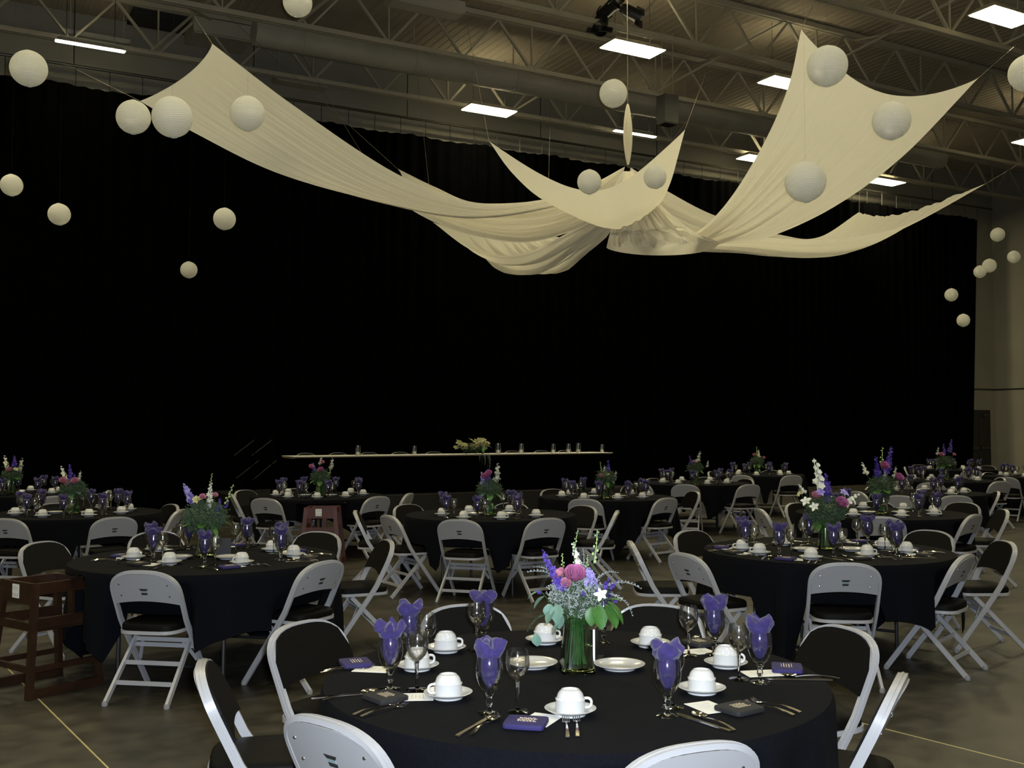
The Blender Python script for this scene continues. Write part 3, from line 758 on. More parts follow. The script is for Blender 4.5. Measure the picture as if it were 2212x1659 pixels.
def napkin_mesh(seed):
    rg = random.Random(seed); ph = [rg.uniform(0, 6.28) for _ in range(6)]; lobes = rg.choice((2, 3, 4)); ht = rg.uniform(.034, .048); of = Vector((rg.uniform(-9, 9), rg.uniform(-9, 9), 0))
    def fn(t, s):
        a = 2 * PI * s; lob = .5 + .5 * math.sin(a * lobes + ph[2])
        if t <= .5:
            q = t / .5; z = .074 + (.174 - .074) * q
            r_ = (.006 + .031 * math.sin(min(1, q * 1.25) * PI * .5)) * (1 - .10 * max(0, q - .6))
            r_ *= 1 - .22 * max(0, math.sin(a * 3 + ph[0])) * math.sin(PI * min(1, q + .2)) - .10 * max(0, math.sin(a * 7 + ph[1] + 2 * q))
        else:
            q = (t - .5) / .5; z = .174
            if q < .55:
                k = q / .55; r_ = .034 + .013 * math.sin(k * PI * .6) * (.6 + .7 * lob); z += ht * k * (.55 + .55 * lob)
            else:
                k = (q - .55) / .45; r_ = (.045 - .006 * (1 - lob)) * math.cos(k * PI / 2) ** .8 + .001; z += ht * (.55 + .55 * lob) * (1 - .25 * k) + .010 * math.sin(k * PI)
        p = Vector((r_ * math.cos(a), r_ * math.sin(a), z)); w_ = .0 if t < .45 else min(1, (t - .45) * 5)
        n3 = Vector((noise.noise(p * 38 + of), noise.noise(p * 38 + of + Vector((7, 3, 1))), noise.noise(p * 38 + of + Vector((2, 8, 5)))))
        return p + n3 * (.014 * w_)
    b = MB(); b.grid(fn, 30, 44, True); return b.mesh('napkin', M['napkin'], 60)
NAPS = [napkin_mesh(s) for s in range(5)]
# can sleeve lying flat, with a printed block
def sleeve_mesh(m):
    b = MB(); W_, L_ = .062, .055
    pts = []
    for i in range(16):
        a = 2 * PI * i / 16; c, s_ = math.cos(a), math.sin(a); pts.append((W_ * math.copysign(abs(c) ** .22, c), L_ * math.copysign(abs(s_) ** .22, s_)))
    lv = [(.98, 0), (1, .003), (1, .010), (.98, .014), (.85, .0155)]
    for g, z in lv:
        for x, y in pts: b.v.append(Vector((x * g, y * g, z)))
    for q in range(len(lv) - 1):
        for i in range(16):
            j = (i + 1) % 16; b.f.append([q * 16 + i, q * 16 + j, (q + 1) * 16 + j, (q + 1) * 16 + i])
    b.f.append([(len(lv) - 1) * 16 + i for i in range(16)]); b.f.append(list(range(16))[::-1])
    return b.mesh('can_sleeve', m, 50)
rg = random.Random(5); pb = MB()
for row in range(5):
    x = -.026 + rg.uniform(0, .006)
    while x < .024:
        l = rg.uniform(.004, .011); pb.box((x + l / 2, .020 - row * .009, .0158), (l, .0022 + .0012 * (row % 2), .0008)); x += l + .003
SLPR = pb.mesh('print', M['print'], 0)
SLEEVE = [(sleeve_mesh(M['sleeve']), [('print', SLPR)]), (sleeve_mesh(M['sleeve_b']), [('print', SLPR)])]
b = MB(); b.box((0, 0, .0008), (.095, .13, .0012)); CARDB = b.mesh('menu_card', M['card'], 0)
b = MB()
for k in range(7): b.box((0, .04 - k * .012, .0017), (.06 - .012 * (k % 3), .0022, .0004))
CARD = (CARDB, [('print', b.mesh('print', M['ink'], 0))])
def cutlery(kind):
    b = MB()
    hz = lambda y: .003 + .007 * max(0, math.sin((y + .09) / .15 * PI)) if y < .06 else .003
    ys = [-.09 + .15 * i / 10 for i in range(11)]
    wd = [.006, .0065, .006, .005, .0042, .0036, .0032, .003, .003, .0032, .0034]
    def strip(pts, ws, th=.0022):
        b0 = len(b.v)
        for (x, y, z), w_ in zip(pts, ws):
            b.v += [Vector((x - w_, y, z)), Vector((x + w_, y, z)), Vector((x + w_ * .8, y, z + th)), Vector((x - w_ * .8, y, z + th))]
        for i in range(len(pts) - 1):
            for k in range(4):
                k2 = (k + 1) % 4; b.f.append([b0 + i * 4 + k, b0 + i * 4 + k2, b0 + (i + 1) * 4 + k2, b0 + (i + 1) * 4 + k])
        b.f.append([b0 + 3, b0 + 2, b0 + 1, b0]); e = b0 + (len(pts) - 1) * 4; b.f.append([e, e + 1, e + 2, e + 3])
    if kind == 'knife':
        strip([(0, y, .001) for y in [-.11, -.09, -.05, 0, .03, .06, .09, .11, .12]], [.006, .0075, .007, .006, .008, .0095, .0095, .007, .002], .004)
    else:
        strip([(0, y, hz(y)) for y in ys], wd)
        if kind == 'fork':
            strip([(0, .058, .004), (0, .066, .002), (0, .074, .0015)], [.0035, .010, .012])
            for k in range(4):
                x = -.0096 + .0064 * k; strip([(x, .073, .0015), (x, .085, .002), (x, .098, .006), (x * .95, .103, .009)], [.0021, .002, .0017, .0009])
        else:
            def bowl(u, v):
                y = .055 + .055 * u; w_ = .0205 * math.sin(PI * min(1, .12 + .86 * u)) ** .7
                x = (v - .5) * 2 * w_; return (x, y, .008 - .007 * math.sin(PI * u) * (1 - (2 * v - 1) ** 2) + .002 * u)
            k0 = len(b.v); b.grid(bowl, 10, 8); k1 = len(b.v); b.grid(lambda u, v: Vector(bowl(u, v)) + Vector((0, 0, .0014)), 10, 8)
    return b.mesh(kind, M['silver'], 50)
FORK, KNIFE, SPOON = cutlery('fork'), cutlery('knife'), cutlery('spoon')

# ---------------------------------------------------------------- flower pieces (shared meshes)
def blob(b, c, r_, rg, n=5, squash=.6):
    """small five-petal floret"""
    ax = Vector((rg.gauss(0, 1), rg.gauss(0, 1), rg.gauss(0, .6))).normalized(); x = ax.orthogonal().normalized(); y = ax.cross(x); o = Vector(c)
    b0 = len(b.v); b.v.append(o)
    for k in range(n):
        a = 2 * PI * k / n
        for da, rr, h in ((-.45, .65, .25), (0, 1.0, .45), (.45, .65, .25)):
            b.v.append(o + (x * math.cos(a + da) + y * math.sin(a + da)) * r_ * rr + ax * r_ * h * squash)
    for k in range(n):
        i = b0 + 1 + 3 * k; b.f.append([b0, i, i + 1, i + 2])
def spike_mesh(m, n, r0, ln, seed, bare=.0):
    """florets crowded along a stem of length ln, from z=0 up"""
    rg = random.Random(seed); b = MB()
    for i in range(n):
        t_ = bare + (1 - bare) * (i + .5) / n; z = ln * t_; w_ = r0 * (1.15 - .75 * t_); a = i * 2.4
        blob(b, (w_ * .8 * math.cos(a), w_ * .8 * math.sin(a), z), w_ * rg.uniform(.8, 1.15), rg)
        if rg.random() < .7: blob(b, (w_ * .4 * math.cos(a + 2), w_ * .4 * math.sin(a + 2), z + .004), w_ * .9, rg)
    return b.mesh('flower_spike', m, 0)
def bud_spike(seed, n=9, ln=.12):
    rg = random.Random(seed); b = MB(); b.tube([(0, 0, 0), (.004, .002, ln * .5), (0, 0, ln)], .0016, 5)
    for i in range(n):
        t_ = (i + .4) / n; a = i * 2.5; r_ = .0062 * (1.2 - .7 * t_); off = .009 * (1.1 - .5 * t_)
        b.lathe([(0, -r_), (r_ * .8, -r_ * .3), (r_ * .8, r_ * .4), (0, r_ * 1.3)], 6, (off * math.cos(a), off * math.sin(a), ln * t_))
    return b.mesh('bud_spike', M['bud'], 50)
def rose_mesh(m, seed):
    rg = random.Random(seed); b = MB()
    for ring, (n, r_, h, op) in enumerate([(3, .010, .046, .0), (4, .019, .046, .12), (5, .027, .043, .28), (6, .034, .038, .5)]):
        for k in range(n):
            a0 = 2 * PI * k / n + ring * .7 + rg.uniform(-.15, .15); da = 2 * PI / n * .75
            def fn(u, v, a0=a0, da=da, r_=r_, h=h, op=op):
                a = a0 + (v - .5) * 2 * da * (1 - .25 * u * u); rr = r_ * (.35 + .65 * math.sin(min(1, u * 1.15) * PI / 2)) * (1 + op * .35 * u * u * u)
                return (rr * math.cos(a), rr * math.sin(a), h * u * (1 - .18 * (2 * v - 1) ** 2) - .005 * op * u ** 4)
            b.grid(fn, 5, 6)
    b.lathe([(0, -.012), (.012, -.006), (.015, .004), (0, .006)], 8)
    return b.mesh('rose', m, 50)
def star_mesh(m, n=6, r_=.045, seed=1):
    rg = random.Random(seed); b = MB()
    for k in range(n):
        a = 2 * PI * k / n + rg.uniform(-.1, .1); l = r_ * rg.uniform(.85, 1.1)
        def fn(u, v, a=a, l=l):
            w_ = .30 * l * math.sin(PI * min(1, .08 + .9 * u)) ** .8; s_ = (v - .5) * 2 * w_; d_ = l * u
            return (d_ * math.cos(a) - s_ * math.sin(a), d_ * math.sin(a) + s_ * math.cos(a), .5 * d_ * (1 - u * .9) + .006 * (2 * v - 1) ** 2)
        b.grid(fn, 5, 3)
    return b.mesh('lily', m, 50)
def trumpet_spike(seed):        # gladiolus: few big ruffled florets
    rg = random.Random(seed); b = MB(); b.tube([(0, 0, 0), (0, 0, .26)], .003, 6)
    for i in range(8):
        t_ = i / 8; z = .03 + .22 * t_; a = (i % 2) * 2.2 - 1.1 + rg.uniform(-.3, .3) - PI / 2; r_ = .030 * (1.1 - .65 * t_)
        M_ = Matrix.Translation((.010 * math.cos(a), .010 * math.sin(a), z)) @ Matrix.Rotation(a, 4, 'Z') @ Matrix.Rotation(R(55), 4, 'Y')
        k0 = len(b.v)
        def fn(u, v): 
            an = 2 * PI * v; rr = r_ * (.12 + .88 * u ** 1.4) * (1 + .16 * math.cos(an * 6) * u); return (rr * math.cos(an), rr * math.sin(an), r_ * 1.6 * u)
        b.grid(fn, 4, 18, True); b.xf(M_, k0)
    return b.mesh('gladiolus', M['white'], 50)
def leaf_mesh(m, l=.07, w_=.022, seed=0, cup=.3):
    b = MB()
    def fn(u, v):
        ww = w_ * math.sin(PI * min(1, .03 + .95 * u)) ** .75; s_ = (v - .5) * 2
        return (s_ * ww, l * u, -.25 * l * u * u + cup * abs(s_) * ww * .6)
    b.grid(fn, 8, 4); return b.mesh('leaf', m, 50)
def filler_mesh(m, rad, n, seed, flat=.75, size=.010, zc=0.0):
    """airy cloud of tiny twigs"""
    rg = random.Random(seed); b = MB()
    for i in range(n):
        d_ = Vector((rg.gauss(0, 1), rg.gauss(0, 1), rg.gauss(0, .8))); d_.normalize(); rr = rad * rg.uniform(.35, 1.0) ** .6
        p = Vector((d_.x * rr, d_.y * rr, zc + d_.z * rr * flat)); q = Vector((rg.gauss(0, 1), rg.gauss(0, 1), rg.gauss(.4, 1))).normalized()
        x = q.orthogonal().normalized(); l = size * rg.uniform(.6, 1.5); t_ = size * .16
        b0 = len(b.v); b.v += [p - x * t_, p + x * t_, p + q * l + x * t_ * .4, p + q * l - x * t_ * .4]; b.f.append([b0, b0 + 1, b0 + 2, b0 + 3])
        y = q.cross(x); e = p + q * l * .6
        b0 = len(b.v); b.v += [e, e + (x + q) * l * .35, e + q * l * .5 + y * t_]; b.f.append([b0, b0 + 1, b0 + 2])
    return b.mesh('filler_sprigs', m, 0)
def sprig_mesh(m, ln, seed, curve=.35):
    """arching spray of short side bits"""
    rg = random.Random(seed); b = MB(); pts = []
    for i in range(13):
        t_ = i / 12; pts.append(Vector((0, ln * t_, ln * curve * math.sin(t_ * 2.3) * .6 - ln * curve * t_ * t_ * .5)))
    b.tube(pts, [.0016 * (1 - .6 * i / 12) for i in range(13)], 4)
    for i in range(2, 13):
        for k in range(3):
            d_ = Vector((rg.uniform(-1, 1), rg.uniform(-.2, .8), rg.uniform(-.2, 1))).normalized() * ln * .09 * (1.2 - i / 16)
            x = d_.orthogonal().normalized() * .0022; p = pts[i]; b0 = len(b.v); b.v += [p - x, p + x, p + d_ + x * .6, p + d_ - x * .6]; b.f.append([b0, b0 + 1, b0 + 2, b0 + 3])
            b0 = len(b.v); y = d_.cross(x).normalized() * .0022; b.v += [p - y, p + y, p + d_ + y * .6, p + d_ - y * .6]; b.f.append([b0, b0 + 1, b0 + 2, b0 + 3])
    return b.mesh('sprig', m, 0)
SPK = {('purple', 0): spike_mesh(M['purple'], 20, .017, .14, 1), ('purple', 1): spike_mesh(M['purple'], 16, .018, .11, 2), ('lilac', 0): spike_mesh(M['lilac'], 18, .019, .12, 3),
       ('white', 0): spike_mesh(M['white'], 20, .019, .15, 4), ('white', 1): spike_mesh(M['white'], 14, .016, .11, 5), ('purple', 2): spike_mesh(M['purple'], 8, .014, .06, 6)}
BUD = [bud_spike(1), bud_spike(2, 8, .09)]
ROSE = {'pink': rose_mesh(M['pink'], 1), 'dusty': rose_mesh(M['dusty'], 2)}
LILY = {'cream': star_mesh(M['cream']), 'lilac': star_mesh(M['lilac'], 6, .04, 2), 'white': star_mesh(M['white'], 5, .035, 3)}
GLAD = trumpet_spike(1)
LEAF = {'leaf': leaf_mesh(M['leaf'], .085, .030), 'euca': leaf_mesh(M['euca'], .055, .024), 'long': leaf_mesh(M['leaf'], .10, .018)}
FILL = [filler_mesh(M['filler'], .095, 1500, 1, .75, .011), filler_mesh(M['moss'], .105, 900, 2, .8, .016), filler_mesh(M['moss'], .115, 700, 3, .8, .02)]
SPRIG = [sprig_mesh(M['filler'], .14, 1), sprig_mesh(M['filler'], .11, 2), sprig_mesh(M['moss'], .15, 3)]

# vase: tapered square glass, thick base
def sq_lathe(b, prof, n=20, e=.35):
    b0 = len(b.v); k = 0
    for r_, z in prof:
        for i in range(n):
            a = 2 * PI * i / n; c, s_ = math.cos(a), math.sin(a)
            b.v.append(Vector((r_ * math.copysign(abs(c) ** e, c), r_ * math.copysign(abs(s_) ** e, s_), z)))
    for q in range(len(prof) - 1):
        for i in range(n):
            j = (i + 1) % n; b.f.append([b0 + q * n + i, b0 + q * n + j, b0 + (q + 1) * n + j, b0 + (q + 1) * n + i])
    return b0
b = MB(); sq_lathe(b, [(.0585, .022), (.054, .05), (.049, .10), (.044, .15), (.041, .19), (.0425, .20), (.0405, .20), (.039, .19), (.042, .15), (.047, .10), (.052, .05), (.056, .022)]); VASEG = b.mesh('flower_vase', M['vaseglass'], 50)
b = MB(); k0 = sq_lathe(b, [(.058, 0), (.062, .003), (.062, .010), (.0585, .0218)]); b.f.append([k0 + i for i in range(20)][::-1]); b.f.append([k0 + 60 + i for i in range(20)]); VASEB = b.mesh('base', M['vasebase'], 50)
VASE = (VASEG, [('base', VASEB)])
rg = random.Random(9); b = MB()
for i in range(26):
    a, c = rg.uniform(0, 6.28), rg.uniform(0, 6.28); r1, r2 = rg.uniform(.0, .038), rg.uniform(.005, .03)
    b.tube([(r1 * math.cos(a), r1 * math.sin(a), .026), (r2 * math.cos(c), r2 * math.sin(c), .20), (r2 * 2 * math.cos(c), r2 * 2 * math.sin(c), .25)], rg.uniform(.0018, .0034), 5)
STEMS = b.mesh('stems', M['stem'])

def bouquet(loc, label, items, fills, rz=0, scale=1.0, ht=.20, seed=0):
    """items: (mesh, part name, (x, y, z) from vase mouth, tilt direction deg, tilt deg, scale)"""
    root = ob('flower_bouquet', None, None, loc, (0, 0, rz), (scale,) * 3); root.empty_display_size = .1
    tag(root, label, 'bouquet', 'table bouquets')
    s_ = ob('stems', STEMS, root); s_['kind'] = 'stuff'
    for me, z, sc in fills:
        o = ob('filler_sprigs', me, root, (0, 0, ht + z), None, (sc,) * 3); o['kind'] = 'stuff'
    sb = MB()
    for me, nm, pos, az, tl, sc in items:
        if nm != 'leaf': sb.tube([(pos[0] * .25, pos[1] * .25, ht - .03), (pos[0] * .7, pos[1] * .7, ht + pos[2] * .55), (pos[0], pos[1], ht + pos[2] + .01)], .0017, 4)
    o = ob('flower_stalks', sb.mesh('flower_stalks', M['stem']), root); o['kind'] = 'stuff'
    for me, nm, pos, az, tl, sc in items:
        o = ob(nm, me, root, (pos[0], pos[1], ht + pos[2]), None, (sc,) * 3)
        o.rotation_euler = (Matrix.Rotation(R(az), 3, 'Z') @ Matrix.Rotation(R(-tl), 3, 'X')).to_euler()
    return root

# ---------------------------------------------------------------- the tables and what stands on them
POSN = ['front', 'front left', 'left', 'back left', 'back', 'back right', 'right', 'front right']
def positions(angles):
    """angle of each item about the table centre -> one position word each, all different (up to eight)"""
    n = len(angles); idx = sorted(range(n), key=lambda i: (-PI / 2 - angles[i] + PI / n) % (2 * PI)); out = [''] * n
    if n == 8:
        for r_, i in enumerate(idx): out[i] = POSN[r_]
    else:
        used = set()
        for i in idx:
            k = round(((-PI / 2 - angles[i]) % (2 * PI)) / (PI / 4)) % 8
            while k in used: k = (k + 1) % 8
            used.add(k); out[i] = POSN[k]
    return out
# key: (pixel x, pixel y of the table centre on the top), detail, phrase, cloth rotation, place rotation, chairs [(px, py of back top, turn)]
TABLES = {
 'T1': ((1240, 1462), 2, 'the nearest table', 20, [(1000, 1309, 0), (1425, 1309, 0), (1828, 1358, -8), (1944, 1466, -17), (1450, 1576, 6), (703, 1556, 8), (437, 1436, 14), (652, 1346, 2)]),
 'T2': ((445, 1205), 2, 'the table by the near high chair', 35, [(327, 1229, -4), (702, 1214, 0), (838, 1168, -12), (690, 1150, 0), (335, 1150, 0), (88, 1172, 0)]),
 'T4': ((1785, 1188), 2, 'the table with white gladiolus', 10, [(1828, 1218, 4), (2088, 1200, 0), (2172, 1170, -10), (2010, 1147, 0), (1490, 1147, 0), (1362, 1171, 8), (1478, 1197, 0)]),
 'T3': ((1060, 1111), 1, 'the middle table behind the nearest bouquet', 30, [(990, 1123, -3), (1183, 1120, 0), (838, 1114, 0), (768, 1104, 5), (878, 1090, 0), (1104, 1087, 0), (1262, 1093, 8), (1333, 1104, -8)]),
 'T5': ((1905, 1108), 1, 'the table behind the gladiolus table', 0, [(1905, 1117, 0), (2086, 1111, 0), (2168, 1101, -8), (2082, 1086, 0), (1892, 1084, 0), (1720, 1087, 0), (1640, 1100, 6), (1765, 1112, 0)]),
 'T6': ((160, 1108), 1, 'the second table at the left edge', 25, [(250, 1118, 0), (8, 1121, 0), (372, 1090, 0), (395, 1101, -6), (120, 1088, 0), (195, 1068, 0)]),
 'T7': ((688, 1071), 1, 'the table by the far high chair', 15, [(571, 1077, 0), (818, 1073, 0), (885, 1066, -8), (635, 1056, 0), (500, 1068, 8), (527, 1059, 0)]),
 'T8': ((1310, 1073), 1, "the table below the head table's right end", 40, [(1262, 1078, -4), (1442, 1076, 2), (1500, 1062, -8), (1372, 1046, 0), (1192, 1057, 0), (1116, 1067, 8)]),
 'T9': ((25, 1066), 0, 'the farthest table at the left edge', 5, [(120, 1072, 0), (235, 1060, 8)]),
 'TD': ((1990, 1064), 0, 'the third table on the right side', 20, [(1943, 1071, 0), (2066, 1071, 0), (2148, 1062, 8), (2071, 1053, 0), (1905, 1052, 0), (1850, 1062, -6)]),
 'TA': ((1500, 1043), 0, "the table beyond the head table's right end", 33, [(1480, 1047, 0), (1620, 1047, 0), (1382, 1044, 0), (1415, 1034, 0), (1525, 1031, 0), (1612, 1035, 0)]),
 'TC': ((2040, 1037), 0, 'the fourth table on the right side', 12, [(2163, 1040, 0), (2134, 1033, 0), (1955, 1031, 0), (2010, 1043, 0), (1940, 1040, 0)]),
 'TB': ((1638, 1025), 0, 'the farthest table by the right curtain', 22, [(1712, 1027, 0), (1601, 1027, 0), (1665, 1016, 0), (1580, 1020, 0)]),
 'TE': ((2232, 1029), 0, 'the table cut by the right edge', 0, [(2172, 1031, 0), (2160, 1022, 0)]),
 'TF': ((2060, 1014), 0, 'the table in front of the dark door', 15, [(2133, 1006, 0), (2168, 1012, 0), (1955, 1009, 0), (2100, 1016, 0), (1985, 1004, 0)]),
}
# explicit cup pixels (saucer centres) for the tables seen best
CUPS = {
 'T1': [(1232, 1543), (968, 1507), (901, 1446), (963, 1407), (1177, 1389), (1405, 1396), (1568, 1440), (1516, 1496)],
 'T2': [(288, 1208), (366, 1219), (522, 1219), (337, 1191), (588, 1191), (634, 1202), (467, 1183)],
 'T4': [(1597, 1189), (1626, 1199), (1752, 1208), (1873, 1202), (1909, 1184), (1958, 1194), (1812, 1172), (1690, 1178)],
 'T3': [(991, 1123), (1013, 1108), (1100, 1107), (1083, 1122), (1158, 1117), (955, 1114), (1058, 1102)],
}
def chair_label(ph, pos): return f'grey padded folding chair at {pos} of {ph}'
rs = random.Random(21)
def off_table(key, p, r_):                      # keep a thing at least r_ from the table centre
    c_ = PZ(*TABLES[key][0], TZ); d_ = Vector((p.x - c_.x, p.y - c_.y, 0)); return Vector((c_.x, c_.y, 0)) + d_.normalized() * max(r_, d_.length)
HC = off_table('T2', PZ(128, 1480, 0), 1.0); HC2 = PZ(691, 1096, .68); HC2 = off_table('T7', HC2 + Vector((0, .17, 0)), 1.08)
CENT = {}
for key, ((tx, ty), lvl, ph, crot, chairs) in TABLES.items():
    c = PZ(tx, ty, TZ); c.z = 0; CENT[key] = c.copy()
    inst(TABLE, 'banquet_table', c, R(crot + 45), f'round folding table under black cloth: {ph}', 'table', 'round banquet tables')
    offs = []
    for px, py, turn in chairs:
        p = PZ(px, py, CH - .01); dv = Vector((p.x - c.x, p.y - c.y, 0))
        if dv.length < TR + .085: dv = dv.normalized() * (TR + .085)
        offs.append((dv, turn))
    pos = positions([math.atan2(d_.y, d_.x) for d_, _ in offs])
    seats = [(math.atan2(d_.y, d_.x) - R(crot), .235, d_.length) for d_, _ in offs if d_.length < TR + .50]
    for kk, hp in (('T2', HC), ('T7', HC2)):
        if kk == key: seats.append((math.atan2(hp.y - c.y, hp.x - c.x) - R(crot), .27, .84 if key == 'T2' else .90))
    inst(make_cloth(len(CENT), 0, seats), 'tablecloth', c, R(crot), f'black cloth draped over {ph}', 'tablecloth', 'black tablecloths')
    for (dv, turn), po in zip(offs, pos):
        ang = math.atan2(-dv.y, -dv.x) - PI / 2 + R(turn); fw = Vector((-math.sin(ang), math.cos(ang), 0))
        loc = c + dv - fw * back_y(CH - .02)
        inst(CHAIR[lvl], 'folding_chair', loc, ang, chair_label(ph, po), 'chair', 'folding chairs at the round tables')

def setting(c, ang, r_, ph, po, lvl, k):
    """one place: everything sits left of the cup, seen from the chair"""
    def at(dr, da): a = ang - da / max(.3, r_); return Vector((c.x + (r_ + dr) * math.cos(a), c.y + (r_ + dr) * math.sin(a), TZ + .001))
    rad = math.atan2(math.sin(ang), math.cos(ang))
    hr = rs.uniform(0, 6.28)
    p = at(0, 0)
    inst(SAUCER, 'saucer', p, 0, f'white saucer at {po} of {ph}', 'saucer', 'saucers')
    inst(CUP if lvl else CUPF, 'coffee_cup', p + Vector((0, 0, .0095)), hr, f'upturned white coffee cup at {po} of {ph}', 'cup', 'upturned coffee cups')
    p = at(-.02, .24)
    inst(GOB, 'water_goblet', p, hr, f'clear napkin goblet at {po} of {ph}', 'goblet', 'water goblets')
    inst(NAPS[k % 5], 'napkin', p, hr * 1.7, f'purple napkin in goblet at {po} of {ph}', 'napkin', 'purple napkins')
    p = at(-.06, .165)
    inst(WIN, 'wine_glass', p, hr, f'empty wine glass at {po} of {ph}', 'wine glass', 'wine glasses')
    if lvl == 2:
        p = at(.13, .12); sl = k % 2
        inst(CARD, 'menu_card', at(.07, .08), rad + R(100), f'white printed card at {po} of {ph}', 'card', 'printed cards')
        inst(SLEEVE[sl], 'can_sleeve', p + Vector((0, 0, .002)), rad + R(80), f'{"black" if sl else "purple"} foam can sleeve at {po} of {ph}', 'can sleeve', 'can sleeves')
        for q in range(2): inst(FORK, 'dinner_fork', at(.17, -.02 - .035 * q), rad + PI / 2, f'{("left", "right")[1 - q]} steel fork at {po} of {ph}', 'fork', 'forks')
        inst(KNIFE, 'table_knife', at(.14, .25), rad + PI / 2 + .1, f'steel knife at {po} of {ph}', 'knife', 'knives')
        inst(SPOON, 'tea_spoon', at(.14, .215), rad + PI / 2 + .15, f'steel spoon at {po} of {ph}', 'spoon', 'spoons')

for key, ((tx, ty), lvl, ph, crot, chairs) in TABLES.items():
    c = CENT[key]
    if key == 'T1': continue
    if key in CUPS:
        ar = []
        for px, py in CUPS[key]:
            p = PZ(px, py, TZ); ar.append((math.atan2(p.y - c.y, p.x - c.x), min(.62, math.hypot(p.x - c.x, p.y - c.y))))
        while len(ar) < 8 and key != 'T3' and False: pass
    else:
        a0 = rs.uniform(0, PI / 4); ar = [(a0 + k * PI / 4 + rs.uniform(-.07, .07) - PI, .56 + rs.uniform(-.03, .04)) for k in range(8)]
    po = positions([a for a, _ in ar])
    for k, (a, r_) in enumerate(ar): setting(c, a, r_, ph, po[k], lvl if lvl < 2 else 2, k)
    if lvl >= 1:
        for q, dx in enumerate((-.17, .17)):
            inst(PLATE, 'bread_plate', (c.x + dx, c.y - .06, TZ + .001), 0, f'small white plate {("left", "right")[q]} of the vase on {ph}', 'plate', 'small plates')

# ---- nearest table, placed piece by piece
c1 = CENT['T1']; PH = TABLES['T1'][2]
def on1(px, py, dz=.001): p = PZ(px, py, TZ + dz); return p
def pos1(pts):
    return positions([math.atan2(on1(*q).y - c1.y, on1(*q).x - c1.x) for q in pts])
HAND = [R(10), R(200), R(25), R(15), R(20), R(60), R(-10), R(100)]
for (px, py), po, h in zip(CUPS['T1'], pos1(CUPS['T1']), HAND):
    p = on1(px, py)
    inst(SAUCER, 'saucer', p, 0, f'white saucer at {po} of {PH}', 'saucer', 'saucers')
    inst(CUP, 'coffee_cup', p + Vector((0, 0, .0095)), h, f'upturned white coffee cup at {po} of {PH}', 'cup', 'upturned coffee cups')
gob = [(1057, 1541), (843, 1488), (884, 1428), (1044, 1396), (1304, 1389), (1543, 1414), (1642, 1474), (1442, 1546)]
for k, ((px, py), po) in enumerate(zip(gob, pos1(gob))):
    p = on1(px, py)
    inst(GOB, 'water_goblet', p, k, f'clear napkin goblet at {po} of {PH}', 'goblet', 'water goblets')
    inst(NAPS[(k * 2) % 5], 'napkin', p, k * 1.3, f'purple napkin in goblet at {po} of {PH}', 'napkin', 'purple napkins')
win = [(1118, 1537), (901, 1490), (921, 1437), (1030, 1404), (1268, 1394), (1488, 1416), (1597, 1467), (1453, 1528)]
for k, ((px, py), po) in enumerate(zip(win, pos1(win))):
    inst(WIN, 'wine_glass', on1(px, py), k, f'empty wine glass at {po} of {PH}', 'wine glass', 'wine glasses')
for (px, py), sd in zip(((1150, 1440), (1338, 1444)), ('left', 'right')):
    inst(PLATE, 'bread_plate', on1(px, py), 0, f'small white plate {sd} of the vase on {PH}', 'plate', 'small plates')
slv = [(1136, 1566, 0, -12), (832, 1510, 1, -50), (768, 1436, 0, -70), (1700, 1447, 0, 78), (1597, 1535, 1, 35), (1512, 1392, 1, 120)]
for (px, py, s_, a), po in zip(slv, pos1([q[:2] for q in slv])):
    inst(SLEEVE[s_], 'can_sleeve', on1(px, py, .003), R(a), f'{("purple", "black")[s_]} foam can sleeve at {po} of {PH}', 'can sleeve', 'can sleeves')
crd = [(1168, 1555, -25), (893, 1506, 95), (805, 1446, 80), (1645, 1455, -80), (1530, 1528, 25), (1505, 1408, 110)]
for (px, py, a), po in zip(crd, pos1([q[:2] for q in crd])):
    inst(CARD, 'menu_card', on1(px, py), R(a), f'white printed card at {po} of {PH}', 'card', 'printed cards')
def lay(me, nm, a, b_, lab, cat, grp):        # from handle end pixel a to tip pixel b_
    A, B = on1(*a), on1(*b_); d_ = B - A; mid_ = (A + B) * .5; inst(me, nm, mid_, math.atan2(d_.y, d_.x) - PI / 2, lab, cat, grp)
lay(FORK, 'dinner_fork', (1227, 1600), (1222, 1553), f'left steel fork in front of the front cup on {PH}', 'fork', 'forks')
lay(FORK, 'dinner_fork', (1248, 1598), (1245, 1551), f'right steel fork in front of the front cup on {PH}', 'fork', 'forks')
lay(KNIFE, 'table_knife', (995, 1587), (1052, 1555), f'steel knife left of the purple can sleeve on {PH}', 'knife', 'knives')
lay(SPOON, 'tea_spoon', (1020, 1587), (1066, 1557), f'steel spoon below the front goblet on {PH}', 'spoon', 'spoons')
lay(FORK, 'dinner_fork', (768, 1545), (852, 1522), f'nearer steel fork left of the front left card on {PH}', 'fork', 'forks')
lay(FORK, 'dinner_fork', (784, 1549), (868, 1526), f'farther steel fork left of the front left card on {PH}', 'fork', 'forks')
lay(KNIFE, 'table_knife', (694, 1508), (795, 1499), f'steel knife at the left edge of {PH}', 'knife', 'knives')
lay(SPOON, 'tea_spoon', (700, 1513), (800, 1497), f'steel spoon at the left edge of {PH}', 'spoon', 'spoons')
lay(FORK, 'dinner_fork', (692, 1454), (795, 1444), f'nearer steel fork below the blue left can sleeve on {PH}', 'fork', 'forks')
lay(FORK, 'dinner_fork', (700, 1450), (800, 1440), f'farther steel fork below the blue left can sleeve on {PH}', 'fork', 'forks')
lay(FORK, 'dinner_fork', (1716, 1547), (1616, 1520), f'nearer steel fork at the front right of {PH}', 'fork', 'forks')
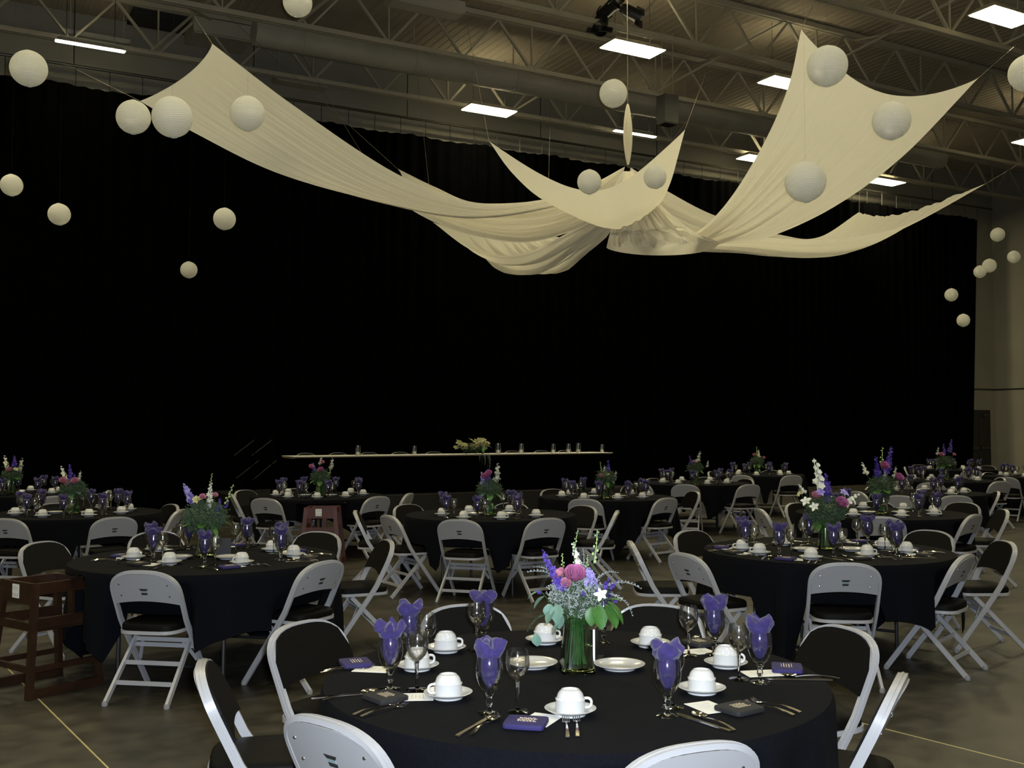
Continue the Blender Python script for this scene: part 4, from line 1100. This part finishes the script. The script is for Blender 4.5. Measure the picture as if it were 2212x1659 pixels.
lay(FORK, 'dinner_fork', (1730, 1541), (1630, 1515), f'farther steel fork at the front right of {PH}', 'fork', 'forks')
lay(KNIFE, 'table_knife', (1574, 1580), (1470, 1546), f'steel knife right of the front right goblet on {PH}', 'knife', 'knives')
lay(SPOON, 'tea_spoon', (1580, 1577), (1513, 1550), f'steel spoon right of the front right goblet on {PH}', 'spoon', 'spoons')
lay(KNIFE, 'table_knife', (1790, 1470), (1668, 1468), f'steel knife at the right edge of {PH}', 'knife', 'knives')
lay(SPOON, 'tea_spoon', (1800, 1466), (1712, 1463), f'steel spoon at the right edge of {PH}', 'spoon', 'spoons')
lay(FORK, 'dinner_fork', (1455, 1388), (1500, 1378), f'steel fork behind the back right wine glass on {PH}', 'fork', 'forks')
# table number cards
def number_card(px, py, rz, lab):
    p = PZ(px, py, TZ); p.z = TZ + .001
    root = ob('number_card', None, None, p, (0, 0, rz)); tag(root, lab, 'card holder', 'table number cards'); root.empty_display_size = .05
    b = MB(); b.box((0, 0, .062), (.10, .006, .115)); ob('card_panel', b.mesh('card_panel', M['black'], 0), root)
    b = MB(); b.box((0, .0, .0025), (.10, .05, .005)); ob('foot', b.mesh('foot', M['black'], 0), root)
    b = MB(); b.box((-.0515, 0, .062), (.003, .008, .117)); ob('edge_strip', b.mesh('edge_strip', M['card'], 0), root)
number_card(1287, 1424, R(78), 'black table number card seen edge-on beside the near vase')
number_card(483, 1200, R(5), 'black table number card beside the vase by the near high chair')

# ---- vases and bouquets
vp = on1(1246, 1450); inst(VASE, 'flower_vase', vp, R(8), 'square green-tinted glass vase at the centre of the nearest table', 'vase', 'glass vases')
S_ = 597.0
def b1(px, py, y=0.0): return ((px - 1246) / S_, y, (1331 - py) / S_)
it = [(ROSE['pink'], 'rose', b1(1240, 1246, -.055), 180, 40, .98), (ROSE['dusty'], 'rose', b1(1213, 1240, -.05), 120, 45, .55), (ROSE['dusty'], 'rose', b1(1222, 1258, -.06), 170, 60, .5), (ROSE['dusty'], 'rose', b1(1206, 1248, -.03), 100, 50, .45),
      (SPK['purple', 0], 'delphinium_spike', b1(1212, 1266, -.04), 95, 30, .95), (SPK['purple', 1], 'delphinium_spike', b1(1222, 1272, -.06), 90, 35, .75), (SPK['purple', 2], 'delphinium_spike', b1(1180, 1205, -.04), 75, 28, .55),
      (SPK['white', 0], 'white_spike', b1(1252, 1228, .01), 90, 14, .60), (BUD[0], 'bud_spike', b1(1241, 1186, .01), -80, 12, .55), (BUD[0], 'bud_spike', b1(1284, 1218, .0), -80, 6, 1.0), (BUD[1], 'bud_spike', b1(1216, 1225, -.02), 60, 4, .55), (BUD[1], 'bud_spike', b1(1268, 1225, -.02), 200, 10, .5),
      (SPK['lilac', 0], 'delphinium_spike', b1(1284, 1266, -.04), 60, 18, .62), (SPK['lilac', 0], 'delphinium_spike', b1(1270, 1262, -.05), 30, 10, .55), (SPK['purple', 2], 'delphinium_spike', b1(1303, 1268, -.04), -60, 35, .7), (SPK['purple', 2], 'delphinium_spike', b1(1318, 1270, -.03), -80, 45, .6),
      (SPK['purple', 2], 'delphinium_spike', b1(1257, 1280, -.09), 180, 50, .5), (SPK['purple', 2], 'delphinium_spike', b1(1284, 1278, -.08), 190, 50, .5), (SPK['purple', 2], 'delphinium_spike', b1(1168, 1280, -.05), 110, 60, .45), (SPK['purple', 2], 'delphinium_spike', b1(1325, 1300, -.03), -100, 60, .45),
      (LILY['white'], 'lily', b1(1293, 1278, -.09), 185, 70, .75),
      (LEAF['leaf'], 'leaf', b1(1288, 1300, -.09), 200, 60, .95), (LEAF['leaf'], 'leaf', b1(1305, 1300, -.07), 225, 45, 1.05), (LEAF['leaf'], 'leaf', b1(1300, 1292, -.08), 240, -20, .75), (LEAF['leaf'], 'leaf', b1(1275, 1305, -.08), 160, 70, .75), (LEAF['leaf'], 'leaf', b1(1310, 1296, -.05), 250, 40, 1.1),
      (LEAF['euca'], 'leaf', b1(1205, 1300, -.08), 150, 55, 1.1), (LEAF['euca'], 'leaf', b1(1195, 1310, -.08), 120, 45, 1.0), (LEAF['euca'], 'leaf', b1(1210, 1318, -.08), 140, 65, .95), (LEAF['euca'], 'leaf', b1(1175, 1285, -.05), 100, 35, 1.0), (LEAF['euca'], 'leaf', b1(1165, 1275, -.04), 90, 20, .9),
      (LEAF['euca'], 'leaf', b1(1205, 1338, -.08), 110, 50, .7), (LEAF['euca'], 'leaf', b1(1158, 1360, -.09), 160, 85, .8), (LEAF['euca'], 'leaf', b1(1185, 1300, -.06), 170, 80, .9), (LEAF['euca'], 'leaf', b1(1300, 1330, -.06), 150, 60, .7),
      (SPRIG[0], 'sprig', b1(1215, 1262, -.02), 90, -20, .95), (SPRIG[1], 'sprig', b1(1205, 1255, -.02), 80, -30, .9), (SPRIG[0], 'sprig', b1(1300, 1270, -.02), -90, 0, 1.0), (SPRIG[1], 'sprig', b1(1285, 1255, -.02), -85, -20, .8), (SPRIG[1], 'sprig', b1(1315, 1280, -.04), -110, 40, 1.0), (SPRIG[1], 'sprig', b1(1262, 1240, .0), 0, -70, .8), (SPRIG[2], 'sprig', b1(1200, 1320, -.05), 100, 30, .8)]
bouquet(vp, 'bouquet with pink rose, purple delphinium and white spike on the nearest table', it, [(FILL[0], .075, 1.12), (FILL[1], .06, .9)], 0, 1.0)
# gladiolus bouquet
def put_vase(key, px, py, lab_tail, rz):
    p = PZ(px, py, TZ); p.z = TZ + .001; inst(VASE, 'flower_vase', p, rz, f'square glass flower vase on {TABLES[key][2]}', 'vase', 'glass vases'); return p
p4 = put_vase('T4', 1786, 1187, '', .3); S4 = F / p4.y
def b4(px, py, y=0.0): return ((px - 1786) / S4, y, (1187 - .20 * S4 - py) / S4)
it = [(GLAD, 'gladiolus', b4(1766, 1066, -.03), 90, 6, .98), (GLAD, 'gladiolus', b4(1822, 1095, -.05), -90, 48, .55), (SPK['white', 1], 'white_spike', b4(1742, 1068, 0), 90, 35, .75),
      (SPK['purple', 0], 'delphinium_spike', b4(1784, 1085, -.03), 0, 2, 1.45), (SPK['purple', 0], 'delphinium_spike', b4(1776, 1050, .0), 60, 3, .8), (SPK['purple', 1], 'delphinium_spike', b4(1792, 1075, .02), -60, 10, 1.0),
      (ROSE['pink'], 'rose', b4(1809, 1090, -.08), 190, 50, 1.2), (ROSE['dusty'], 'rose', b4(1759, 1073, -.06), 170, 50, .8),
      (LILY['lilac'], 'lily', b4(1768, 1064, -.07), 160, 55, .95), (LILY['lilac'], 'lily', b4(1821, 1066, -.03), 210, 45, 1.0), (LILY['white'], 'lily', b4(1737, 1083, -.07), 150, 60, 1.2), (LILY['white'], 'lily', b4(1752, 1094, -.09), 170, 70, 1.1), (LILY['white'], 'lily', b4(1822, 1088, -.06), 220, 60, 1.1), (LILY['white'], 'lily', b4(1838, 1083, -.04), 230, 50, 1.1), (LILY['cream'], 'lily', b4(1728, 1068, -.03), 110, 50, .7)]
for k in range(9): it.append((LEAF['long'], 'leaf', (0.05 * math.cos(k * .7), .05 * math.sin(k * .7), .02), k * 40, 25, 1.3))
bouquet(p4, 'bouquet with tall white gladiolus and lilies in the glass vase', it, [(FILL[1], .09, 1.35), (FILL[2], .07, 1.3)], 0)
# the other bouquets: each with its own spikes
def generic(key, px, py, spikes, roses, lab, sc=1.0, seed=0, fz=.06, fs=.82):
    rg = random.Random(seed + 100); p = put_vase(key, px, py, '', rg.uniform(0, 1)); Sx = F / p.y
    def bb(x, y, dy=0.0): return ((x - px) / Sx, dy, (py - .20 * Sx - y) / Sx)
    it = []
    for col, k, x0, y0, x1, y1 in spikes:
        a, b_ = Vector(bb(x0, y0)), Vector(bb(x1, y1)); d_ = b_ - a; l = d_.length; tl = math.degrees(math.atan2(abs(d_.x), d_.z)); base = .15 if (col, k) == ('white', 0) else .14 if (col, k) == ('purple', 0) else .12 if col == 'lilac' else .11
        if col == 'bud': it.append((BUD[0], 'bud_spike', tuple(a), 90 if d_.x < 0 else -90, tl, l / .12)); continue
        it.append((SPK[(col, k)], 'white_spike' if col == 'white' else 'delphinium_spike', tuple(a), 90 if d_.x < 0 else -90, tl, l / base))
    for col, x, y, s_ in roses: it.append((ROSE[col] if col in ROSE else LILY[col], 'rose' if col in ROSE else 'lily', bb(x, y, -.06), 180 + rg.uniform(-30, 30), 50, s_))
    for k in range(8): it.append((LEAF[rg.choice(('leaf', 'long', 'euca'))], 'leaf', (0.06 * math.cos(k * .8), .06 * math.sin(k * .8), .03), math.degrees(k * .8) - 90, rg.uniform(-10, 50), 1.2))
    for k in range(3): it.append((SPRIG[2], 'sprig', (0, 0, .08), rg.uniform(0, 360), rg.uniform(-40, 10), 1.1))
    bouquet(p, lab, it, [(FILL[1], fz, 1.5 * fs), (FILL[2], fz, 1.35 * fs)], 0, sc)
generic('T2', 443, 1202, [('white', 0, 450, 1098, 453, 1045), ('bud', 0, 452, 1050, 456, 1024), ('lilac', 0, 412, 1085, 395, 1045), ('purple', 0, 472, 1130, 473, 1080), ('purple', 1, 418, 1095, 405, 1070), ('purple', 1, 485, 1098, 492, 1085), ('bud', 0, 485, 1090, 502, 1048)], [('cream', 430, 1080, .9), ('dusty', 441, 1076, .6), ('dusty', 468, 1072, .5)], 'bouquet with a thick white spike beside the near high chair table', 1.0, 1, .07, .95)
generic('T3', 1057, 1112, [('white', 1, 1073, 1044, 1075, 1002), ('purple', 1, 1050, 1060, 1056, 1015), ('lilac', 0, 1045, 1050, 1040, 1020)], [('pink', 1047, 1032, 1.0), ('pink', 1057, 1026, 1.0)], 'bouquet with two pink roses on the middle table', 1.0, 2)
generic('T5', 1905, 1110, [('purple', 0, 1915, 1030, 1926, 980), ('white', 1, 1877, 1035, 1868, 1010), ('purple', 1, 1900, 1040, 1895, 1000), ('white', 1, 1912, 1050, 1913, 1022), ('white', 1, 1930, 1040, 1934, 1018), ('bud', 0, 1905, 1020, 1908, 980)], [('pink', 1906, 1019, 1.1), ('pink', 1933, 1041, 1.1)], 'bouquet with pink roses and white clusters just behind the gladiolus table', 1.1, 3)
generic('T6', 158, 1110, [('white', 1, 140, 1035, 130, 1008), ('white', 1, 168, 1040, 173, 1018), ('purple', 0, 150, 1045, 149, 1005), ('purple', 1, 157, 1050, 160, 1025)], [('dusty', 140, 1041, 1.0), ('dusty', 166, 1042, 1.0), ('dusty', 152, 1047, .8)], 'bouquet with two small white spikes at the second left table', 1.0, 4)
generic('T7', 692, 1074, [('white', 1, 690, 1005, 694, 987), ('white', 1, 714, 1015, 718, 990), ('purple', 1, 680, 1020, 676, 1000), ('bud', 0, 706, 1030, 720, 1005)], [('pink', 695, 1017, 1.0), ('dusty', 674, 1010, .9), ('dusty', 697, 1000, .7)], 'bouquet in front of the head table by the far high chair', 1.0, 5)
generic('T8', 1310, 1077, [('white', 1, 1306, 1030, 1306, 1006), ('white', 1, 1326, 1040, 1331, 1018), ('purple', 1, 1315, 1020, 1314, 995), ('bud', 0, 1300, 1020, 1297, 998)], [('dusty', 1297, 1030, .9), ('cream', 1312, 1025, .7)], 'bouquet below the right end of the head table', 1.0, 6)
generic('T9', 25, 1068, [('white', 1, 14, 1012, 8, 985), ('white', 1, 40, 1020, 47, 990), ('purple', 1, 28, 1015, 30, 985)], [('dusty', 24, 1017, 1.0), ('cream', 38, 1014, .8)], 'bouquet at the far left edge of the picture', 1.0, 7)
generic('TA', 1502, 1046, [('white', 1, 1507, 1000, 1513, 975), ('white', 1, 1528, 1010, 1530, 995), ('purple', 1, 1495, 1005, 1490, 985)], [('dusty', 1497, 999, .8)], 'bouquet beyond the right end of the head table', 1.0, 8)
generic('TB', 1636, 1026, [('white', 1, 1640, 990, 1639, 972), ('bud', 0, 1636, 985, 1635, 965)], [('dusty', 1628, 984, .9), ('dusty', 1648, 990, .8)], 'small far bouquet before the right curtain', 1.0, 9)
generic('TC', 2042, 1036, [('white', 1, 2028, 990, 2030, 975), ('purple', 1, 2050, 985, 2055, 962), ('purple', 1, 2040, 990, 2040, 970)], [('dusty', 2032, 991, 1.0), ('dusty', 2055, 990, .7)], 'bouquet on the fourth table near the dark door', 1.15, 10)

# ---------------------------------------------------------------- wooden high chairs
def high_chair(loc, rz, m, label, near=True):
    root = ob('high_chair', None, None, loc, (0, 0, rz)); tag(root, label, 'high chair', 'wooden high chairs'); root.empty_display_size = .1
    bx, tx_, h = .235, .170, .68           # half spread at floor, at top
    def bar(nm, a, b_, w_, d_, up=(0, 0, 1)):
        b = MB(); b.bar(a, b_, w_, d_, up); return ob(nm, b.mesh(nm, m, 0), root)
    leg = lambda sx, sy, z: (sx * (bx + (tx_ - bx) * z / h), sy * (bx + (tx_ - bx) * z / h), z)
    for sx in (-1, 1):
        for sy in (-1, 1): bar('leg', leg(sx, sy, 0), leg(sx, sy, h if sy < 0 or True else .6), .05, .032, (0, 1, 0))
    for sx in (-1, 1):
        bar('arm_rail', leg(sx, -1, .645), leg(sx, 1, .645), .026, .07); bar('side_rail', leg(sx, -1, .44), leg(sx, 1, .44), .024, .06); bar('floor_rail', leg(sx, -1, .03), leg(sx, 1, .03), .034, .055)
        bar('foot_rail', leg(sx, -1, .17), leg(sx, 1, .17), .022, .035)
    bk = bar('backrest', leg(-1, -1, .615), leg(1, -1, .615), .024, .13)
    bar('back_rail', leg(-1, -1, .42), leg(1, -1, .42), .024, .05); bar('front_rail', leg(-1, 1, .655), leg(1, 1, .655), .03, .05); bar('back_foot_rail', leg(-1, -1, .17), leg(1, -1, .17), .022, .035)
    b = MB(); b.box((0, 0, .40), (.37, .37, .025)); ob('seat', b.mesh('seat', m, 0), root)
    b = MB(); b.bar((0, .17, .41), (0, .17, .645), .05, .02); ob('crotch_post', b.mesh('crotch_post', m, 0), root)
    b = MB(); s_ = -1; yb = -(bx + (tx_ - bx) * .62 / h) - .014
    b.box((-.02, yb, .622), (.075, .003, .085)); ob('sticker', b.mesh('sticker', M['sticker'], 0), bk)
    b = MB()
    for q in range(3): b.box((-.045 + .025 * q, yb - .002, .60), (.015, .001, .02))
    b.box((-.02, yb - .002, .645), (.06, .001, .006)); b.box((-.02, yb - .002, .633), (.05, .001, .004)); ob('sticker_print', b.mesh('sticker_print', M['ink'], 0), bk)
    return root
high_chair((HC.x, HC.y, 0), R(-36), M['wood'], 'dark brown wooden high chair standing at the left front')
high_chair((HC2.x, HC2.y, 0), R(2), M['wood2'], 'reddish wooden high chair with white label at the table before the stage')

# ---------------------------------------------------------------- stage, head table
va = 18.9
def hd(px, py, v): 
    d = ray(px, py); t = v / (d.x * ND.x + d.y * ND.y); return Vector((0, 0, CAMH)) + d * t
L1, L2 = hd(635, 988, va), hd(1322, 977, va)
zt = (L1.z + L2.z) / 2; hu0, hu1 = uv_of(L1)[0], uv_of(L2)[0]; ZS = zt - .745
print('HEAD', zt, hu0, hu1, ZS)
stage = quad_box('stage_platform', hu0 - .9, hu1 + .5, va - .45, 21.7, 0.001, ZS, M['black']); stage['kind'] = 'thing'
tag(stage, 'low black stage platform below the curtain', 'stage')
n_t = 3; wid = (hu1 - hu0) / n_t
for k in range(n_t):
    u0, u1 = hu0 + wid * k, hu0 + wid * (k + 1); cu = UV((u0 + u1) / 2, va + .37, ZS); w2 = wid / 2 - .004
    parts = []
    b = MB(); b.box((0, 0, .725), (w2 * 2, .74, .03)); parts.append(('tabletop', b.mesh('tabletop', M['tabletop'], 0)))
    for sx in (-1, 1):
        for sy in (-1, 1):
            b = MB(); b.tube([(sx * (w2 - .25), sy * .28, 0), (sx * (w2 - .25), sy * .28, .71)], .014, 6); parts.append(('leg', b.mesh('leg', M['tleg'])))
    inst(parts, 'head_table', cu, ROOM, ('left', 'middle', 'right')[k] + ' section of the long head table on the stage', 'table', 'head table sections')
b = MB(); cc = UV((hu0 + hu1) / 2, va + .37, ZS); hw = (hu1 - hu0) / 2
b.box((0, .0, .746), (hw * 2 + .02, .78, .010)); b.box((0, -.387, .745), (hw * 2 + .02, .004, .012))
inst(b.mesh('head_table_runner', M['linen'], 0), 'head_table_runner', cc, ROOM, 'white linen cloth on top of the head table', 'tablecloth')
b = MB()
def skirt(u, v): x = -hw + 2 * hw * u; return (x, -.40 + .018 * math.sin(x * 60) + .006 * math.sin(x * 23), .012 + .71 * v)
b.grid(skirt, 700, 2); inst(b.mesh('table_skirt', M['curtain'], 80), 'table_skirt', cc, ROOM, 'black pleated skirt hiding the front of the head table', 'table skirt')
# chairs behind the head table
hx = [663, 733, 800, 867, 940, 1110, 1173, 1224]
for k, px in enumerate(hx):
    pp = hd(px, 980, va + 1.15); cu = uv_of(pp)[0]
    inst(CHAIR[0], 'folding_chair', UV(cu, va + 1.05, ZS), ROOM + PI, f'folding chair behind the head table, {("first", "second", "third", "fourth", "fifth", "sixth", "seventh", "eighth")[k]} from the left', 'chair', 'folding chairs at the head table')
# glass cylinders
b = MB(); b.lathe([(0, .004), (.055, .004), (.058, 0), (.06, .004), (.06, .215), (.0575, .215), (.0575, .010), (0, .010)], 24); CYL = b.mesh('glass_cylinder', M['glass'], 40)
b = MB(); b.lathe([(0, .011), (.038, .011), (.038, .07), (.01, .072), (0, .068)], 16); CAN = b.mesh('pillar_candle', M['linen'], 40)
for k, (px, sc) in enumerate([(770, .9), (897, .8), (1072, 1.0), (1128, .95), (1191, .9), (1230, .9), (1245, .95), (1303, .8)]):
    pp = hd(px, 984, va + .3); cu = uv_of(pp)[0]; w_ = ('leftmost', 'second', 'third', 'fourth', 'fifth', 'sixth', 'seventh', 'rightmost')[k]
    q = UV(cu, va + .22 + .12 * (k % 2), ZS + .752)
    inst(CYL, 'glass_cylinder', q, 0, f'{w_} clear glass cylinder on the head table', 'glass vase', 'glass cylinders on the head table', scale=(sc, sc, sc))
    inst(CAN, 'pillar_candle', q, 0, f'pale candle inside the {w_} glass cylinder', 'candle', 'candles on the head table', scale=(sc, sc, sc))
# lily spray cascading over the head table
pp = hd(1020, 982, va + .1); cu = uv_of(pp)[0]; so = UV(cu, va + .12, ZS + .755)
root = ob('lily_spray', None, None, so, (0, 0, ROOM)); tag(root, 'cream lily spray trailing over the middle of the head table', 'flower spray'); root.empty_display_size = .1
rg = random.Random(77)
for k in range(22):
    x = rg.uniform(-.36, .36); z = .10 + .22 * math.sqrt(max(0, 1 - (x / .42) ** 2)) * rg.uniform(.2, 1); o = ob('lily', LILY['cream'], root, (x, rg.uniform(-.14, .02), z), None, (rg.uniform(1.3, 1.9),) * 3)
    o.rotation_euler = (Matrix.Rotation(R(180 + rg.uniform(-60, 60)), 3, 'Z') @ Matrix.Rotation(R(-rg.uniform(30, 80)), 3, 'X')).to_euler()
for k in range(16):
    o = ob('leaf', LEAF['long'], root, (rg.uniform(-.3, .3), rg.uniform(-.15, .05), rg.uniform(.02, .2)), None, (1.9,) * 3); o.rotation_euler = (R(rg.uniform(-40, 30)), 0, R(rg.uniform(0, 360)))
for k in range(5):
    o = ob('trailing_vine', SPRIG[2] if k % 2 else SPRIG[0], root, (.05 + .05 * k - .1, -.42 - .006 * k, .02), None, (1.2 + .25 * k,) * 3); o.rotation_euler = (R(-80), 0, R(180 + rg.uniform(-15, 15)))
o = ob('filler_sprigs', FILL[2], root, (0, -.03, .13), None, (2.6, 1.3, 1.2)); o['kind'] = 'stuff'
# stage stair rails
def stair_rail(pts, lab):
    A, B, C, D_ = [P(x, y, 20.2 if i < 9 else 0) for i, (x, y) in enumerate(pts)]
    root = ob('stair_rail', None, None, (A.x, A.y, 0)); tag(root, lab, 'handrail', 'stage stair rails'); root.empty_display_size = .1; o0 = Vector((A.x, A.y, 0))
    for a_, b_ in ((A, B), (C, D_)):
        b = MB(); b.tube([a_ - o0, b_ - o0], .009, 6); ob('rail', b.mesh('rail', M['railpaint']), root)
    for a_ in (A, B):
        b = MB(); b.tube([a_ - o0, Vector((a_.x, a_.y, .0)) - o0], .015, 6); ob('post', b.mesh('post', M['curtain']), root)
stair_rail([(506, 984), (550, 950), (511, 1033), (559, 995)], 'left thin metal handrail of the stage steps')
stair_rail([(544, 984), (588, 950), (546, 1037), (597, 995)], 'right thin metal handrail of the stage steps')
